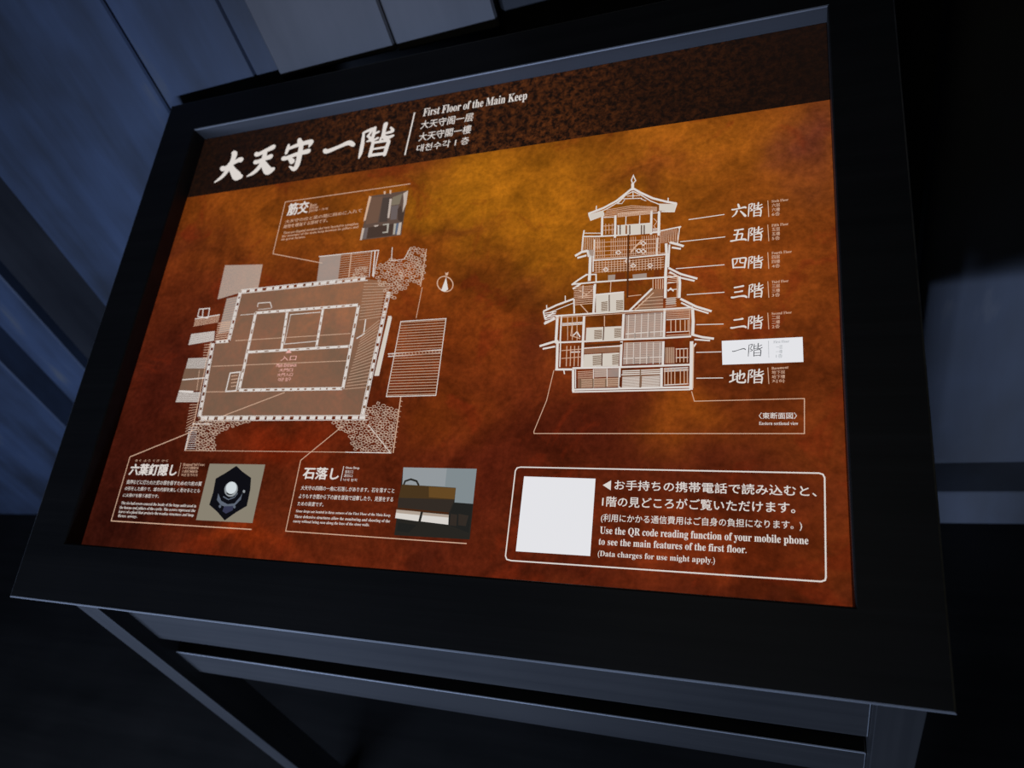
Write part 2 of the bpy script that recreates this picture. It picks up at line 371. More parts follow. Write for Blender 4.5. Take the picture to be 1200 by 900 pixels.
  ('L',[(3877,1928),(3875,1853)],2.96,0),
  ('L',[(3874,1820),(3871,1740)],2.94,0),
  ('F',[(3973,2991),(4019,2999),(3991,2230),(3932,2231)],8),
  ('L',[(4022,2988),(3991,2230),(3932,2231)],1.29,0),
  ('L',[(3971,3002),(4019,2999)],1.12,0),
  ('L',[(1897,3197),(3499,3205)],1.05,0),
  ('L',[(1907,3169),(3507,3178)],1.05,0),
  ('L',[(1921,3183),(2012,3184)],1.96,0),
  ('L',[(2035,3184),(2109,3184)],1.95,0),
  ('L',[(2148,3184),(2240,3185)],1.94,0),
  ('L',[(2283,3185),(2376,3186)],1.92,0),
  ('L',[(2388,3186),(2473,3186)],1.91,0),
  ('L',[(2515,3186),(2600,3187)],1.9,0),
  ('L',[(2631,3187),(2712,3187)],1.89,0),
  ('L',[(2742,3188),(2826,3188)],1.87,0),
  ('L',[(2847,3188),(2935,3189)],1.86,0),
  ('L',[(2975,3189),(3044,3189)],1.85,0),
  ('L',[(3087,3189),(3175,3190)],1.84,0),
  ('L',[(3191,3190),(3258,3190)],1.83,0),
  ('L',[(3306,3191),(3374,3191)],1.81,0),
  ('L',[(3416,3191),(3495,3192)],1.8,0),
  ('L',[(1944,2100),(3514,2088)],0.99,0),
  ('L',[(1954,2068),(3521,2058)],0.99,0),
  ('L',[(1950,2084),(2026,2083)],2.36,0),
  ('L',[(2083,2083),(2167,2082)],2.34,0),
  ('L',[(2203,2082),(2295,2082)],2.32,0),
  ('L',[(2307,2081),(2377,2081)],2.31,0),
  ('L',[(2439,2081),(2508,2080)],2.29,0),
  ('L',[(2552,2080),(2623,2079)],2.27,0),
  ('L',[(2664,2079),(2749,2078)],2.25,0),
  ('L',[(2778,2078),(2857,2078)],2.24,0),
  ('L',[(2889,2077),(2960,2077)],2.23,0),
  ('L',[(2995,2077),(3068,2076)],2.21,0),
  ('L',[(3109,2076),(3191,2075)],2.19,0),
  ('L',[(3208,2075),(3284,2075)],2.18,0),
  ('L',[(3306,2074),(3371,2074)],2.17,0),
  ('L',[(3425,2074),(3498,2073)],2.15,0),
  ('L',[(1919,3179),(1965,2081)],1.09,0),
  ('L',[(1886,3187),(1933,2087)],1.09,0),
  ('L',[(1903,3158),(1908,3056)],1.96,0),
  ('L',[(1908,3037),(1912,2942)],1.95,0),
  ('L',[(1915,2878),(1919,2780)],1.93,0),
  ('L',[(1920,2760),(1925,2654)],1.92,0),
  ('L',[(1927,2600),(1931,2515)],1.9,0),
  ('L',[(1932,2471),(1936,2379)],1.89,0),
  ('L',[(1939,2329),(1942,2241)],1.88,0),
  ('L',[(1944,2210),(1947,2118)],1.86,0),
  ('L',[(3527,3181),(3541,2064)],0.99,0),
  ('L',[(3493,3189),(3509,2070)],0.99,0),
  ('L',[(3511,3157),(3512,3067)],2.11,0),
  ('L',[(3512,3037),(3514,2933)],2.1,0),
  ('L',[(3514,2871),(3516,2772)],2.08,0),
  ('L',[(3516,2743),(3518,2634)],2.06,0),
  ('L',[(3518,2593),(3519,2507)],2.05,0),
  ('L',[(3520,2451),(3521,2363)],2.03,0),
  ('L',[(3521,2330),(3523,2225)],2.01,0),
  ('L',[(3523,2190),(3525,2088)],2.0,0),
  ('L',[(1921,2626),(3496,2638)],1.02,0),
  ('L',[(1930,2601),(3503,2615)],1.02,0),
  ('L',[(1931,2613),(2060,2614)],1.73,0),
  ('L',[(2097,2615),(2201,2616)],1.71,0),
  ('L',[(2272,2616),(2381,2617)],1.7,0),
  ('L',[(2436,2618),(2561,2619)],1.68,0),
  ('L',[(2601,2619),(2696,2620)],1.66,0),
  ('L',[(2747,2620),(2858,2621)],1.65,0),
  ('L',[(2908,2622),(3023,2623)],1.63,0),
  ('L',[(3062,2623),(3156,2624)],1.62,0),
  ('L',[(3208,2624),(3324,2625)],1.6,0),
  ('L',[(3361,2625),(3474,2626)],1.59,0),
  ('L',[(2434,3171),(2487,2612)],1.08,0),
  ('L',[(2406,3177),(2459,2616)],1.09,0),
  ('L',[(2422,3152),(2430,3069)],1.73,0),
  ('L',[(2432,3045),(2440,2963)],1.72,0),
  ('L',[(2442,2940),(2451,2852)],1.71,0),
  ('L',[(2453,2825),(2461,2738)],1.7,0),
  ('L',[(2463,2717),(2471,2632)],1.69,0),
  ('L',[(2992,3177),(3019,2629)],1.05,0),
  ('L',[(2968,3182),(2995,2634)],1.05,0),
  ('L',[(2981,3162),(2985,3081)],1.51,0),
  ('L',[(2986,3058),(2989,2989)],1.5,0),
  ('L',[(2992,2941),(2995,2867)],1.49,0),
  ('L',[(2997,2834),(3000,2765)],1.48,0),
  ('L',[(3002,2738),(3005,2670)],1.47,0),
  ('L',[(2475,3121),(2953,3127)],0.96,0),
  ('L',[(2490,2702),(2986,2720)],0.94,0),
  ('L',[(2489,3120),(2498,2696)],0.72,0),
  ('L',[(1648,3168),(1891,3171)],0.77,0),
  ('L',[(1675,2790),(3474,2800)],0.8,1),
  ('L',[(1396,2433),(3505,2434)],0.78,1),
  ('L',[(1411,2072),(1947,2067)],0.84,1),
  ('L',[(1906,3271),(1904,3329),(2102,3327),(2153,3242)],1.15,0),
  ('L',[(1931,3232),(2141,3236)],0.76,0),
  ('L',[(1737,2071),(1730,2326),(1894,2338),(1902,2079),(1737,2071)],1.72,0),
  ('L',[(1757,2283),(1866,2292)],0.98,1),
  ('L',[(1771,2235),(1880,2244)],0.98,1),
  ('L',[(1786,2187),(1895,2197)],0.97,1),
  ('L',[(1800,2140),(1909,2149)],0.97,1),
  ('L',[(3657,2987),(3668,2790)],1.58,0),
  ('L',[(3577,2726),(3686,2789)],1.36,0),
  ('H',[(3524,3509),(3916,3476),(3937,2993),(3565,2958)],13,0.95,13),
  ('H',[(3647,2803),(3865,2986),(3861,2060),(3554,2045)],20,1.02,13),
  ('H',[(4165,2922),(4773,2924),(4795,1962),(4149,1958)],27,1.0,13),
  ('L',[(4165,2922),(4773,2924),(4795,1962),(4149,1958),(4165,2922)],1.0,0),
  ('L',[(4067,2501),(4775,2525)],1.04,0),
  ('L',[(4074,2467),(4771,2483)],1.04,0),
  ('L',[(4079,2500),(4091,2469)],0.65,1),
  ('L',[(4125,2502),(4136,2471)],0.65,1),
  ('L',[(4170,2504),(4181,2472)],0.65,1),
  ('L',[(4215,2505),(4226,2474)],0.64,1),
  ('L',[(4260,2507),(4271,2476)],0.64,1),
  ('L',[(4304,2509),(4316,2477)],0.64,1),
  ('L',[(4349,2510),(4360,2479)],0.64,1),
  ('L',[(4393,2512),(4404,2481)],0.64,1),
  ('L',[(4437,2513),(4448,2483)],0.64,1),
  ('L',[(4481,2515),(4492,2484)],0.63,1),
  ('L',[(4525,2517),(4536,2486)],0.63,1),
  ('L',[(4569,2518),(4580,2487)],0.63,1),
  ('L',[(4612,2520),(4623,2489)],0.63,1),
  ('L',[(4656,2521),(4666,2491)],0.63,1),
  ('L',[(4699,2523),(4710,2492)],0.62,1),
  ('L',[(4742,2525),(4753,2494)],0.62,1),
  ('L',[(4380,3367),(4369,2955)],0.77,1),
  ('L',[(4343,1955),(4368,1283)],1.19,1),
  ('L',[(4347,3906),(4354,3381)],1.12,1),
  ('L',[(4347,1903),(4376,1897)],0.62,1),
  ('L',[(4348,1840),(4377,1835)],0.61,1),
  ('L',[(4350,1778),(4379,1773)],0.61,1),
  ('L',[(4351,1716),(4380,1711)],0.61,1),
  ('L',[(4353,1655),(4381,1650)],0.61,1),
  ('L',[(4354,1594),(4383,1589)],0.6,1),
  ('L',[(4355,1533),(4384,1528)],0.6,1),
  ('L',[(4357,1473),(4385,1468)],0.6,1),
  ('L',[(4358,1412),(4387,1408)],0.6,1),
  ('L',[(4359,1352),(4388,1348)],0.6,1),
  ('L',[(895,3196),(889,3308),(1072,3309),(1090,3158),(895,3196)],1.35,0),
  ('L',[(957,3310),(985,3177)],1.35,0),
  ('H',[(861,3159),(1287,3197),(1294,3081),(870,3041)],8,0.68,1),
  ('L',[(861,3159),(1287,3197)],1.33,0),
  ('H',[(868,2932),(1274,2955),(1306,2808),(871,2765)],7,1.07,0),
  ('H',[(1294,3081),(1511,3094),(1541,2803),(1327,2788)],9,1.32,1),
  ('H',[(938,2567),(1280,2566),(1288,2406),(943,2418)],7,0.66,0),
  ('L',[(939,2254),(1332,2271)],1.52,0),
  ('L',[(1192,2385),(1244,2093)],0.76,1),
  ('L',[(935,2092),(1191,2078)],2.52,0),
  ('H',[(934,2075),(1324,2073),(1327,1931),(930,1937)],7,0.77,0),
  ('L',[(1256,2779),(1280,2431),(1341,1714),(1326,1291)],1.23,1),
  ('H',[(1187,1915),(1333,1913),(1365,1598),(1239,1506)],10,0.75,1),
  ('H',[(1155,2771),(1271,2778),(1288,2541),(1199,2545)],6,0.79,1),
  ('H',[(3080,3949),(3561,3951),(3576,3566),(3118,3543)],12,0.87,13),
  ('L',[(2729,3958),(3648,3960),(3650,3571)],1.21,0),
  ('L',[(3237,3952),(3274,3604)],1.45,1),
  ('L',[(3597,3959),(3635,3585)],1.66,0),
  ('L',[(3545,3965),(3586,3577)],0.83,0),
  ('L',[(3489,3700),(3467,3699),(3455,3716),(3462,3728),(3486,3727),(3496,3711),(3489,3700)],0.72,12),
  ('L',[(3478,3675),(3493,3691),(3520,3684),(3533,3665),(3505,3658),(3478,3675)],0.72,12),
  ('L',[(3442,3668),(3410,3674),(3406,3697),(3428,3705),(3451,3686),(3442,3668)],0.73,12),
  ('L',[(3353,3620),(3325,3636),(3341,3652),(3365,3637),(3353,3620)],0.73,12),
  ('L',[(3364,3683),(3346,3703),(3354,3721),(3389,3709),(3393,3687),(3364,3683)],0.73,12),
  ('L',[(3507,3580),(3482,3587),(3474,3603),(3490,3611),(3515,3603),(3519,3590),(3507,3580)],0.72,12),
  ('L',[(3506,3702),(3487,3713),(3489,3725),(3511,3727),(3532,3717),(3529,3702),(3506,3702)],0.72,12),
  ('L',[(3482,3592),(3460,3577),(3436,3597),(3454,3614),(3482,3592)],0.72,12),
  ('L',[(3415,3573),(3386,3568),(3359,3583),(3373,3598),(3402,3594),(3415,3573)],0.72,12),
  ('L',[(3417,3627),(3386,3631),(3367,3654),(3397,3660),(3428,3645),(3417,3627)],0.73,12),
  ('L',[(3475,3619),(3455,3624),(3446,3639),(3456,3649),(3476,3642),(3485,3629),(3475,3619)],0.72,12),
  ('L',[(3417,3740),(3446,3732),(3461,3711),(3430,3707),(3409,3722),(3417,3740)],0.72,12),
  ('L',[(3311,3581),(3321,3597),(3350,3588),(3357,3567),(3329,3564),(3311,3581)],0.72,12),
  ('L',[(3378,3610),(3370,3587),(3338,3599),(3342,3622),(3378,3610)],0.72,12),
  ('L',[(3773,3613),(3748,3618),(3737,3634),(3745,3648),(3768,3647),(3785,3628),(3773,3613)],0.71,12),
  ('L',[(3823,3671),(3789,3672),(3781,3695),(3801,3708),(3828,3691),(3823,3671)],0.71,12),
  ('L',[(3924,3430),(3899,3451),(3923,3463),(3951,3452),(3951,3428),(3924,3430)],0.69,12),
  ('L',[(3906,3602),(3907,3580),(3874,3579),(3856,3603),(3877,3620),(3906,3602)],0.7,12),
  ('L',[(4044,3431),(4060,3406),(4029,3400),(4011,3425),(4044,3431)],0.69,12),
  ('L',[(3938,3296),(3923,3317),(3945,3328),(3977,3314),(3970,3291),(3938,3296)],0.69,12),
  ('L',[(3752,3734),(3721,3721),(3689,3743),(3718,3761),(3752,3734)],0.71,12),
  ('L',[(3895,3727),(3857,3720),(3830,3747),(3868,3755),(3895,3727)],0.71,12),
  ('L',[(4041,3496),(4049,3475),(4020,3471),(3996,3487),(4008,3507),(4041,3496)],0.69,12),
  ('L',[(3916,3770),(3894,3783),(3896,3798),(3913,3805),(3932,3794),(3935,3777),(3916,3770)],0.71,12),
  ('L',[(4002,3727),(4002,3704),(3967,3704),(3952,3726),(3970,3739),(4002,3727)],0.7,12),
  ('L',[(3776,3437),(3743,3456),(3760,3474),(3796,3458),(3776,3437)],0.7,12),
  ('L',[(3800,3458),(3826,3452),(3834,3432),(3811,3423),(3784,3444),(3800,3458)],0.7,12),
  ('L',[(3656,3640),(3684,3645),(3707,3629),(3695,3610),(3667,3620),(3656,3640)],0.71,12),
  ('L',[(3990,3280),(3997,3256),(3965,3256),(3944,3273),(3959,3288),(3990,3280)],0.68,12),
  ('L',[(3960,3340),(3971,3355),(3998,3351),(4011,3335),(4002,3319),(3978,3321),(3960,3340)],0.69,12),
  ('L',[(3897,3527),(3926,3504),(3907,3489),(3878,3494),(3865,3518),(3897,3527)],0.7,12),
  ('L',[(3787,3747),(3807,3722),(3790,3703),(3758,3719),(3754,3743),(3787,3747)],0.71,12),
  ('L',[(3918,3721),(3890,3733),(3897,3754),(3928,3739),(3918,3721)],0.71,12),
  ('L',[(4029,3441),(3996,3435),(3979,3460),(3991,3480),(4023,3465),(4029,3441)],0.69,12),
  ('L',[(4000,3712),(4007,3733),(4036,3729),(4059,3714),(4051,3693),(4021,3696),(4000,3712)],0.7,12),
  ('L',[(3813,3566),(3839,3560),(3848,3540),(3819,3533),(3802,3554),(3813,3566)],0.7,12),
  ('L',[(3887,3793),(3860,3787),(3833,3806),(3848,3824),(3878,3818),(3887,3793)],0.71,12),
  ('L',[(4040,3241),(4015,3236),(3987,3245),(3982,3264),(4006,3272),(4031,3262),(4040,3241)],0.68,12),
  ('L',[(3949,3481),(3945,3503),(3960,3515),(3986,3504),(3998,3485),(3976,3477),(3949,3481)],0.69,12),
  ('L',[(3918,3632),(3884,3647),(3878,3672),(3909,3675),(3935,3652),(3918,3632)],0.7,12),
  ('L',[(3668,3706),(3698,3713),(3714,3685),(3681,3680),(3668,3706)],0.71,12),
  ('L',[(3749,3544),(3725,3570),(3739,3591),(3779,3575),(3782,3552),(3749,3544)],0.71,12),
  ('L',[(4014,3603),(4044,3597),(4064,3581),(4054,3562),(4027,3568),(4012,3584),(4014,3603)],0.69,12),
  ('L',[(3913,3575),(3904,3591),(3919,3601),(3945,3597),(3949,3577),(3939,3566),(3913,3575)],0.7,12),
  ('L',[(3864,3603),(3838,3600),(3814,3615),(3829,3629),(3858,3624),(3864,3603)],0.7,12),
  ('L',[(3812,3616),(3830,3590),(3794,3586),(3779,3614),(3812,3616)],0.7,12),
  ('L',[(3852,3760),(3824,3766),(3816,3787),(3836,3795),(3856,3779),(3852,3760)],0.71,12),
  ('L',[(3786,3769),(3820,3773),(3843,3745),(3821,3725),(3781,3744),(3786,3769)],0.71,12),
  ('L',[(4013,3313),(4003,3335),(4028,3343),(4053,3328),(4042,3311),(4013,3313)],0.69,12),
  ('L',[(3996,3437),(3981,3423),(3946,3432),(3940,3456),(3959,3466),(3990,3461),(3996,3437)],0.69,12),
  ('L',[(3985,3661),(3959,3653),(3936,3675),(3951,3694),(3984,3684),(3985,3661)],0.7,12),
  ('L',[(3729,3501),(3728,3521),(3753,3523),(3772,3506),(3759,3489),(3729,3501)],0.7,12),
  ('L',[(3900,3460),(3912,3445),(3900,3432),(3878,3436),(3862,3454),(3877,3465),(3900,3460)],0.7,12),
  ('L',[(3980,3541),(3978,3562),(4010,3561),(4012,3536),(3980,3541)],0.69,12),
  ('L',[(3918,3394),(3916,3415),(3948,3417),(3975,3400),(3956,3380),(3918,3394)],0.69,12),
  ('L',[(3960,3773),(3976,3791),(4009,3788),(4024,3762),(3994,3753),(3960,3773)],0.7,12),
  ('L',[(3855,3385),(3868,3403),(3900,3400),(3915,3384),(3908,3363),(3880,3363),(3855,3385)],0.69,12),
  ('L',[(3889,3554),(3877,3540),(3840,3549),(3841,3573),(3872,3579),(3889,3554)],0.7,12),
  ('L',[(4069,3556),(4071,3532),(4036,3537),(4032,3561),(4069,3556)],0.69,12),
  ('L',[(4031,3352),(4010,3367),(4010,3387),(4035,3392),(4061,3375),(4054,3355),(4031,3352)],0.69,12),
  ('L',[(3717,3577),(3731,3556),(3717,3541),(3687,3552),(3685,3573),(3717,3577)],0.71,12),
  ('L',[(3950,3524),(3929,3544),(3948,3556),(3978,3546),(3980,3526),(3950,3524)],0.7,12),
  ('L',[(3713,3683),(3719,3704),(3755,3703),(3769,3676),(3743,3664),(3713,3683)],0.71,12),
  ('L',[(3887,3721),(3922,3707),(3928,3679),(3889,3681),(3872,3702),(3887,3721)],0.7,12),
  ('L',[(3847,3491),(3853,3475),(3834,3467),(3814,3475),(3803,3492),(3822,3500),(3847,3491)],0.7,12),
  ('L',[(3896,3296),(3886,3319),(3916,3324),(3938,3307),(3926,3291),(3896,3296)],0.69,12),
  ('L',[(3941,3616),(3942,3635),(3968,3634),(3986,3621),(3982,3602),(3960,3597),(3941,3616)],0.7,12),
  ('L',[(3923,3504),(3904,3523),(3912,3539),(3937,3533),(3943,3514),(3923,3504)],0.7,12),
  ('L',[(4032,3630),(4023,3614),(4002,3610),(3981,3627),(3985,3643),(4010,3644),(4032,3630)],0.7,12),
  ('L',[(3867,3625),(3833,3641),(3836,3665),(3871,3667),(3886,3642),(3867,3625)],0.71,12),
  ('L',[(4049,3666),(4064,3649),(4048,3632),(4020,3641),(4000,3659),(4016,3672),(4049,3666)],0.7,12),
  ('L',[(3837,3374),(3862,3372),(3877,3351),(3857,3340),(3835,3355),(3837,3374)],0.69,12),
  ('L',[(3865,3716),(3881,3702),(3878,3683),(3854,3682),(3835,3697),(3840,3718),(3865,3716)],0.71,12),
  ('L',[(4018,3379),(3992,3364),(3959,3385),(3987,3401),(4018,3379)],0.69,12),
  ('L',[(4284,3749),(4259,3754),(4251,3771),(4265,3785),(4288,3776),(4298,3757),(4284,3749)],0.69,12),
  ('L',[(4207,3797),(4183,3787),(4156,3805),(4168,3823),(4198,3819),(4207,3797)],0.7,12),
  ('L',[(4054,3552),(4082,3546),(4102,3527),(4087,3509),(4061,3517),(4049,3533),(4054,3552)],0.69,12),
  ('L',[(4281,3466),(4276,3440),(4237,3446),(4242,3473),(4281,3466)],0.68,12),
  ('L',[(4218,3768),(4250,3765),(4263,3740),(4236,3727),(4205,3749),(4218,3768)],0.69,12),
  ('L',[(4015,3542),(4054,3540),(4069,3512),(4039,3502),(4010,3518),(4015,3542)],0.69,12),
  ('L',[(4147,3708),(4133,3725),(4145,3737),(4172,3735),(4182,3717),(4173,3700),(4147,3708)],0.69,12),
  ('L',[(4295,3592),(4299,3575),(4279,3568),(4256,3578),(4255,3595),(4271,3603),(4295,3592)],0.68,12),
  ('L',[(4159,3479),(4180,3490),(4208,3479),(4201,3460),(4174,3461),(4159,3479)],0.68,12),
  ('L',[(4145,3788),(4150,3764),(4118,3760),(4100,3784),(4115,3798),(4145,3788)],0.7,12),
  ('L',[(4143,3457),(4124,3478),(4135,3497),(4168,3486),(4172,3461),(4143,3457)],0.69,12),
  ('L',[(4132,3855),(4128,3876),(4156,3880),(4177,3864),(4165,3844),(4132,3855)],0.7,12),
  ('L',[(4133,3880),(4105,3870),(4083,3891),(4092,3911),(4128,3904),(4133,3880)],0.7,12),
  ('L',[(4072,3377),(4099,3379),(4114,3364),(4106,3346),(4075,3356),(4072,3377)],0.68,12),
  ('L',[(4166,3561),(4157,3536),(4121,3540),(4110,3566),(4132,3579),(4166,3561)],0.69,12),
  ('L',[(4313,3817),(4341,3823),(4365,3808),(4355,3787),(4326,3795),(4313,3817)],0.69,12),
  ('L',[(4015,3590),(4023,3607),(4053,3601),(4070,3583),(4057,3568),(4030,3572),(4015,3590)],0.69,12),
  ('L',[(4196,3531),(4224,3548),(4256,3520),(4226,3503),(4196,3531)],0.68,12),
  ('L',[(4326,3576),(4337,3558),(4323,3546),(4299,3551),(4287,3570),(4304,3581),(4326,3576)],0.68,12),
  ('L',[(4283,3825),(4313,3821),(4319,3798),(4287,3799),(4283,3825)],0.69,12),
  ('L',[(4370,3619),(4368,3594),(4337,3592),(4312,3613),(4335,3630),(4370,3619)],0.68,12),
  ('L',[(4174,3622),(4156,3602),(4118,3613),(4108,3639),(4143,3643),(4174,3622)],0.69,12),
  ('L',[(4119,3627),(4116,3598),(4068,3603),(4077,3633),(4119,3627)],0.69,12),
  ('L',[(4221,3571),(4190,3574),(4178,3600),(4203,3613),(4229,3593),(4221,3571)],0.69,12),
  ('L',[(4047,3378),(4028,3398),(4037,3413),(4065,3415),(4086,3394),(4073,3376),(4047,3378)],0.69,12),
  ('L',[(4080,3409),(4072,3432),(4099,3441),(4126,3417),(4109,3397),(4080,3409)],0.69,12),
  ('L',[(4369,3739),(4342,3733),(4325,3754),(4334,3772),(4364,3761),(4369,3739)],0.69,12),
  ('L',[(4030,3613),(4027,3633),(4054,3636),(4077,3619),(4060,3600),(4030,3613)],0.7,12),
  ('L',[(4239,3726),(4269,3724),(4272,3705),(4255,3698),(4231,3711),(4239,3726)],0.69,12),
  ('L',[(4352,3476),(4339,3490),(4343,3503),(4365,3504),(4385,3488),(4374,3476),(4352,3476)],0.68,12),
  ('L',[(4191,3590),(4203,3567),(4172,3559),(4148,3578),(4157,3598),(4191,3590)],0.69,12),
  ('L',[(4181,3752),(4155,3757),(4141,3773),(4143,3789),(4171,3789),(4184,3770),(4181,3752)],0.7,12),
  ('L',[(4069,3848),(4101,3859),(4131,3832),(4096,3818),(4069,3848)],0.7,12),
  ('L',[(4145,3926),(4140,3950),(4174,3956),(4191,3930),(4177,3914),(4145,3926)],0.7,12),
  ('L',[(4105,3488),(4093,3460),(4054,3478),(4065,3505),(4105,3488)],0.69,12),
  ('L',[(4107,3699),(4134,3709),(4149,3683),(4125,3675),(4107,3699)],0.69,12),
  ('L',[(4277,3911),(4314,3908),(4318,3882),(4284,3887),(4277,3911)],0.69,12),
  ('L',[(4318,3476),(4327,3458),(4310,3449),(4286,3452),(4277,3471),(4293,3482),(4318,3476)],0.68,12),
  ('L',[(4344,3422),(4332,3408),(4307,3417),(4296,3437),(4315,3448),(4337,3442),(4344,3422)],0.68,12),
  ('L',[(4268,3682),(4284,3703),(4312,3685),(4300,3667),(4268,3682)],0.69,12),
  ('L',[(4153,3638),(4125,3662),(4156,3672),(4181,3649),(4153,3638)],0.69,12),
  ('L',[(4303,3650),(4280,3631),(4240,3649),(4248,3675),(4278,3674),(4303,3650)],0.69,12),
  ('L',[(4294,3708),(4270,3721),(4273,3737),(4298,3739),(4314,3727),(4318,3710),(4294,3708)],0.69,12),
  ('L',[(4362,3641),(4334,3658),(4333,3683),(4371,3682),(4387,3657),(4362,3641)],0.69,12),
  ('L',[(4113,3697),(4116,3673),(4086,3675),(4064,3693),(4084,3707),(4113,3697)],0.7,12),
  ('L',[(4314,3468),(4338,3475),(4357,3461),(4354,3446),(4328,3450),(4314,3468)],0.68,12),
  ('L',[(4259,3876),(4270,3853),(4246,3844),(4220,3862),(4232,3880),(4259,3876)],0.7,12),
  ('L',[(4111,3793),(4089,3783),(4064,3789),(4051,3810),(4073,3822),(4099,3812),(4111,3793)],0.7,12),
  ('L',[(4260,3913),(4230,3900),(4203,3923),(4229,3938),(4260,3913)],0.7,12),
  ('L',[(4321,3584),(4286,3593),(4281,3616),(4304,3624),(4333,3608),(4321,3584)],0.69,12),
  ('L',[(4233,3650),(4266,3637),(4268,3617),(4254,3607),(4226,3614),(4213,3634),(4233,3650)],0.69,12),
  ('L',[(4074,3715),(4069,3733),(4083,3745),(4114,3741),(4120,3718),(4107,3701),(4074,3715)],0.7,12),
  ('L',[(4170,3743),(4194,3745),(4210,3731),(4212,3715),(4190,3712),(4174,3726),(4170,3743)],0.69,12),
  ('L',[(4363,3551),(4333,3563),(4337,3587),(4373,3588),(4393,3561),(4363,3551)],0.68,12),
  ('L',[(4226,3660),(4194,3656),(4184,3685),(4216,3684),(4226,3660)],0.69,12),
  ('L',[(4163,3381),(4162,3361),(4134,3358),(4113,3379),(4131,3393),(4163,3381)],0.68,12),
  ('L',[(4266,3560),(4295,3543),(4298,3518),(4265,3520),(4244,3542),(4266,3560)],0.68,12),
  ('L',[(4178,3509),(4166,3529),(4181,3544),(4212,3529),(4212,3507),(4178,3509)],0.69,12),
  ('L',[(4306,3830),(4287,3847),(4296,3863),(4326,3863),(4347,3842),(4333,3822),(4306,3830)],0.69,12),
  ('L',[(4178,3914),(4216,3910),(4216,3882),(4174,3890),(4178,3914)],0.7,12),
  ('L',[(4103,3938),(4112,3952),(4141,3947),(4147,3926),(4122,3922),(4103,3938)],0.7,12),
  ('L',[(4183,3410),(4156,3405),(4135,3425),(4150,3441),(4177,3433),(4183,3410)],0.68,12),
  ('L',[(4370,3524),(4338,3518),(4318,3547),(4356,3549),(4370,3524)],0.68,12),
  ('L',[(4227,3811),(4253,3789),(4238,3771),(4206,3776),(4198,3801),(4227,3811)],0.69,12),
  ('L',[(4059,3451),(4062,3423),(4023,3430),(4021,3453),(4059,3451)],0.69,12),
  ('L',[(4164,3829),(4159,3812),(4130,3810),(4112,3831),(4115,3852),(4149,3846),(4164,3829)],0.7,12),
  ('L',[(4198,3502),(4235,3503),(4256,3482),(4233,3466),(4204,3478),(4198,3502)],0.68,12),
  ('L',[(4337,3631),(4309,3629),(4285,3649),(4300,3667),(4331,3656),(4337,3631)],0.69,12),
  ('L',[(4062,3568),(4087,3584),(4120,3562),(4092,3545),(4062,3568)],0.69,12),
  ('L',[(4227,3704),(4260,3687),(4248,3668),(4213,3681),(4227,3704)],0.69,12),
  ('L',[(3844,3984),(3870,3783),(4053,3790),(4111,3943)],0.94,0),
  ('L',[(4013,1733),(3996,1748),(4009,1765),(4037,1755),(4042,1734),(4013,1733)],0.63,12),
  ('L',[(4112,1593),(4094,1590),(4073,1596),(4068,1613),(4090,1622),(4111,1613),(4112,1593)],0.62,12),
  ('L',[(4104,1345),(4089,1336),(4064,1340),(4055,1355),(4072,1369),(4097,1360),(4104,1345)],0.61,12),
  ('L',[(4070,1560),(4044,1573),(4033,1593),(4059,1601),(4090,1594),(4095,1576),(4070,1560)],0.62,12),
  ('L',[(4267,1584),(4265,1566),(4243,1561),(4219,1571),(4219,1592),(4246,1600),(4267,1584)],0.61,12),
  ('L',[(3806,1654),(3807,1640),(3782,1635),(3760,1646),(3770,1661),(3788,1668),(3806,1654)],0.63,12),
  ('L',[(3796,1597),(3765,1605),(3759,1627),(3790,1637),(3818,1614),(3796,1597)],0.63,12),
  ('L',[(4294,1439),(4256,1432),(4242,1460),(4278,1469),(4294,1439)],0.61,12),
  ('L',[(3743,1568),(3712,1567),(3698,1585),(3703,1603),(3732,1603),(3752,1586),(3743,1568)],0.63,12),
  ('L',[(3871,1564),(3846,1553),(3823,1569),(3832,1585),(3860,1582),(3871,1564)],0.63,12),
  ('L',[(3927,1502),(3891,1499),(3875,1520),(3890,1538),(3925,1525),(3927,1502)],0.62,12),
  ('L',[(4346,1508),(4315,1498),(4297,1522),(4316,1540),(4346,1530),(4346,1508)],0.61,12),
  ('L',[(4058,1704),(4070,1681),(4035,1679),(4026,1702),(4058,1704)],0.62,12),
  ('L',[(4154,1298),(4151,1316),(4176,1324),(4197,1314),(4204,1297),(4177,1292),(4154,1298)],0.6,12),
  ('L',[(3892,1810),(3904,1831),(3935,1828),(3948,1808),(3924,1797),(3892,1810)],0.63,12),
  ('L',[(3510,1662),(3533,1669),(3554,1655),(3543,1638),(3516,1643),(3510,1662)],0.64,12),
  ('L',[(4317,1768),(4342,1751),(4326,1734),(4295,1740),(4289,1762),(4317,1768)],0.61,12),
  ('L',[(4022,1371),(4041,1354),(4033,1338),(4004,1336),(3992,1349),(3997,1365),(4022,1371)],0.61,12),
  ('L',[(4242,1693),(4237,1712),(4266,1713),(4287,1699),(4268,1684),(4242,1693)],0.61,12),
  ('L',[(4000,1802),(3977,1789),(3949,1796),(3939,1815),(3955,1828),(3988,1820),(4000,1802)],0.63,12),
  ('L',[(4078,1668),(4116,1676),(4131,1653),(4095,1647),(4078,1668)],0.62,12),
  ('L',[(3928,1632),(3898,1636),(3887,1653),(3905,1668),(3934,1662),(3945,1645),(3928,1632)],0.63,12),
  ('L',[(4063,1813),(4049,1827),(4062,1844),(4087,1840),(4104,1825),(4088,1808),(4063,1813)],0.63,12),
  ('L',[(4248,1653),(4238,1637),(4211,1641),(4199,1653),(4205,1668),(4231,1668),(4248,1653)],0.61,12),
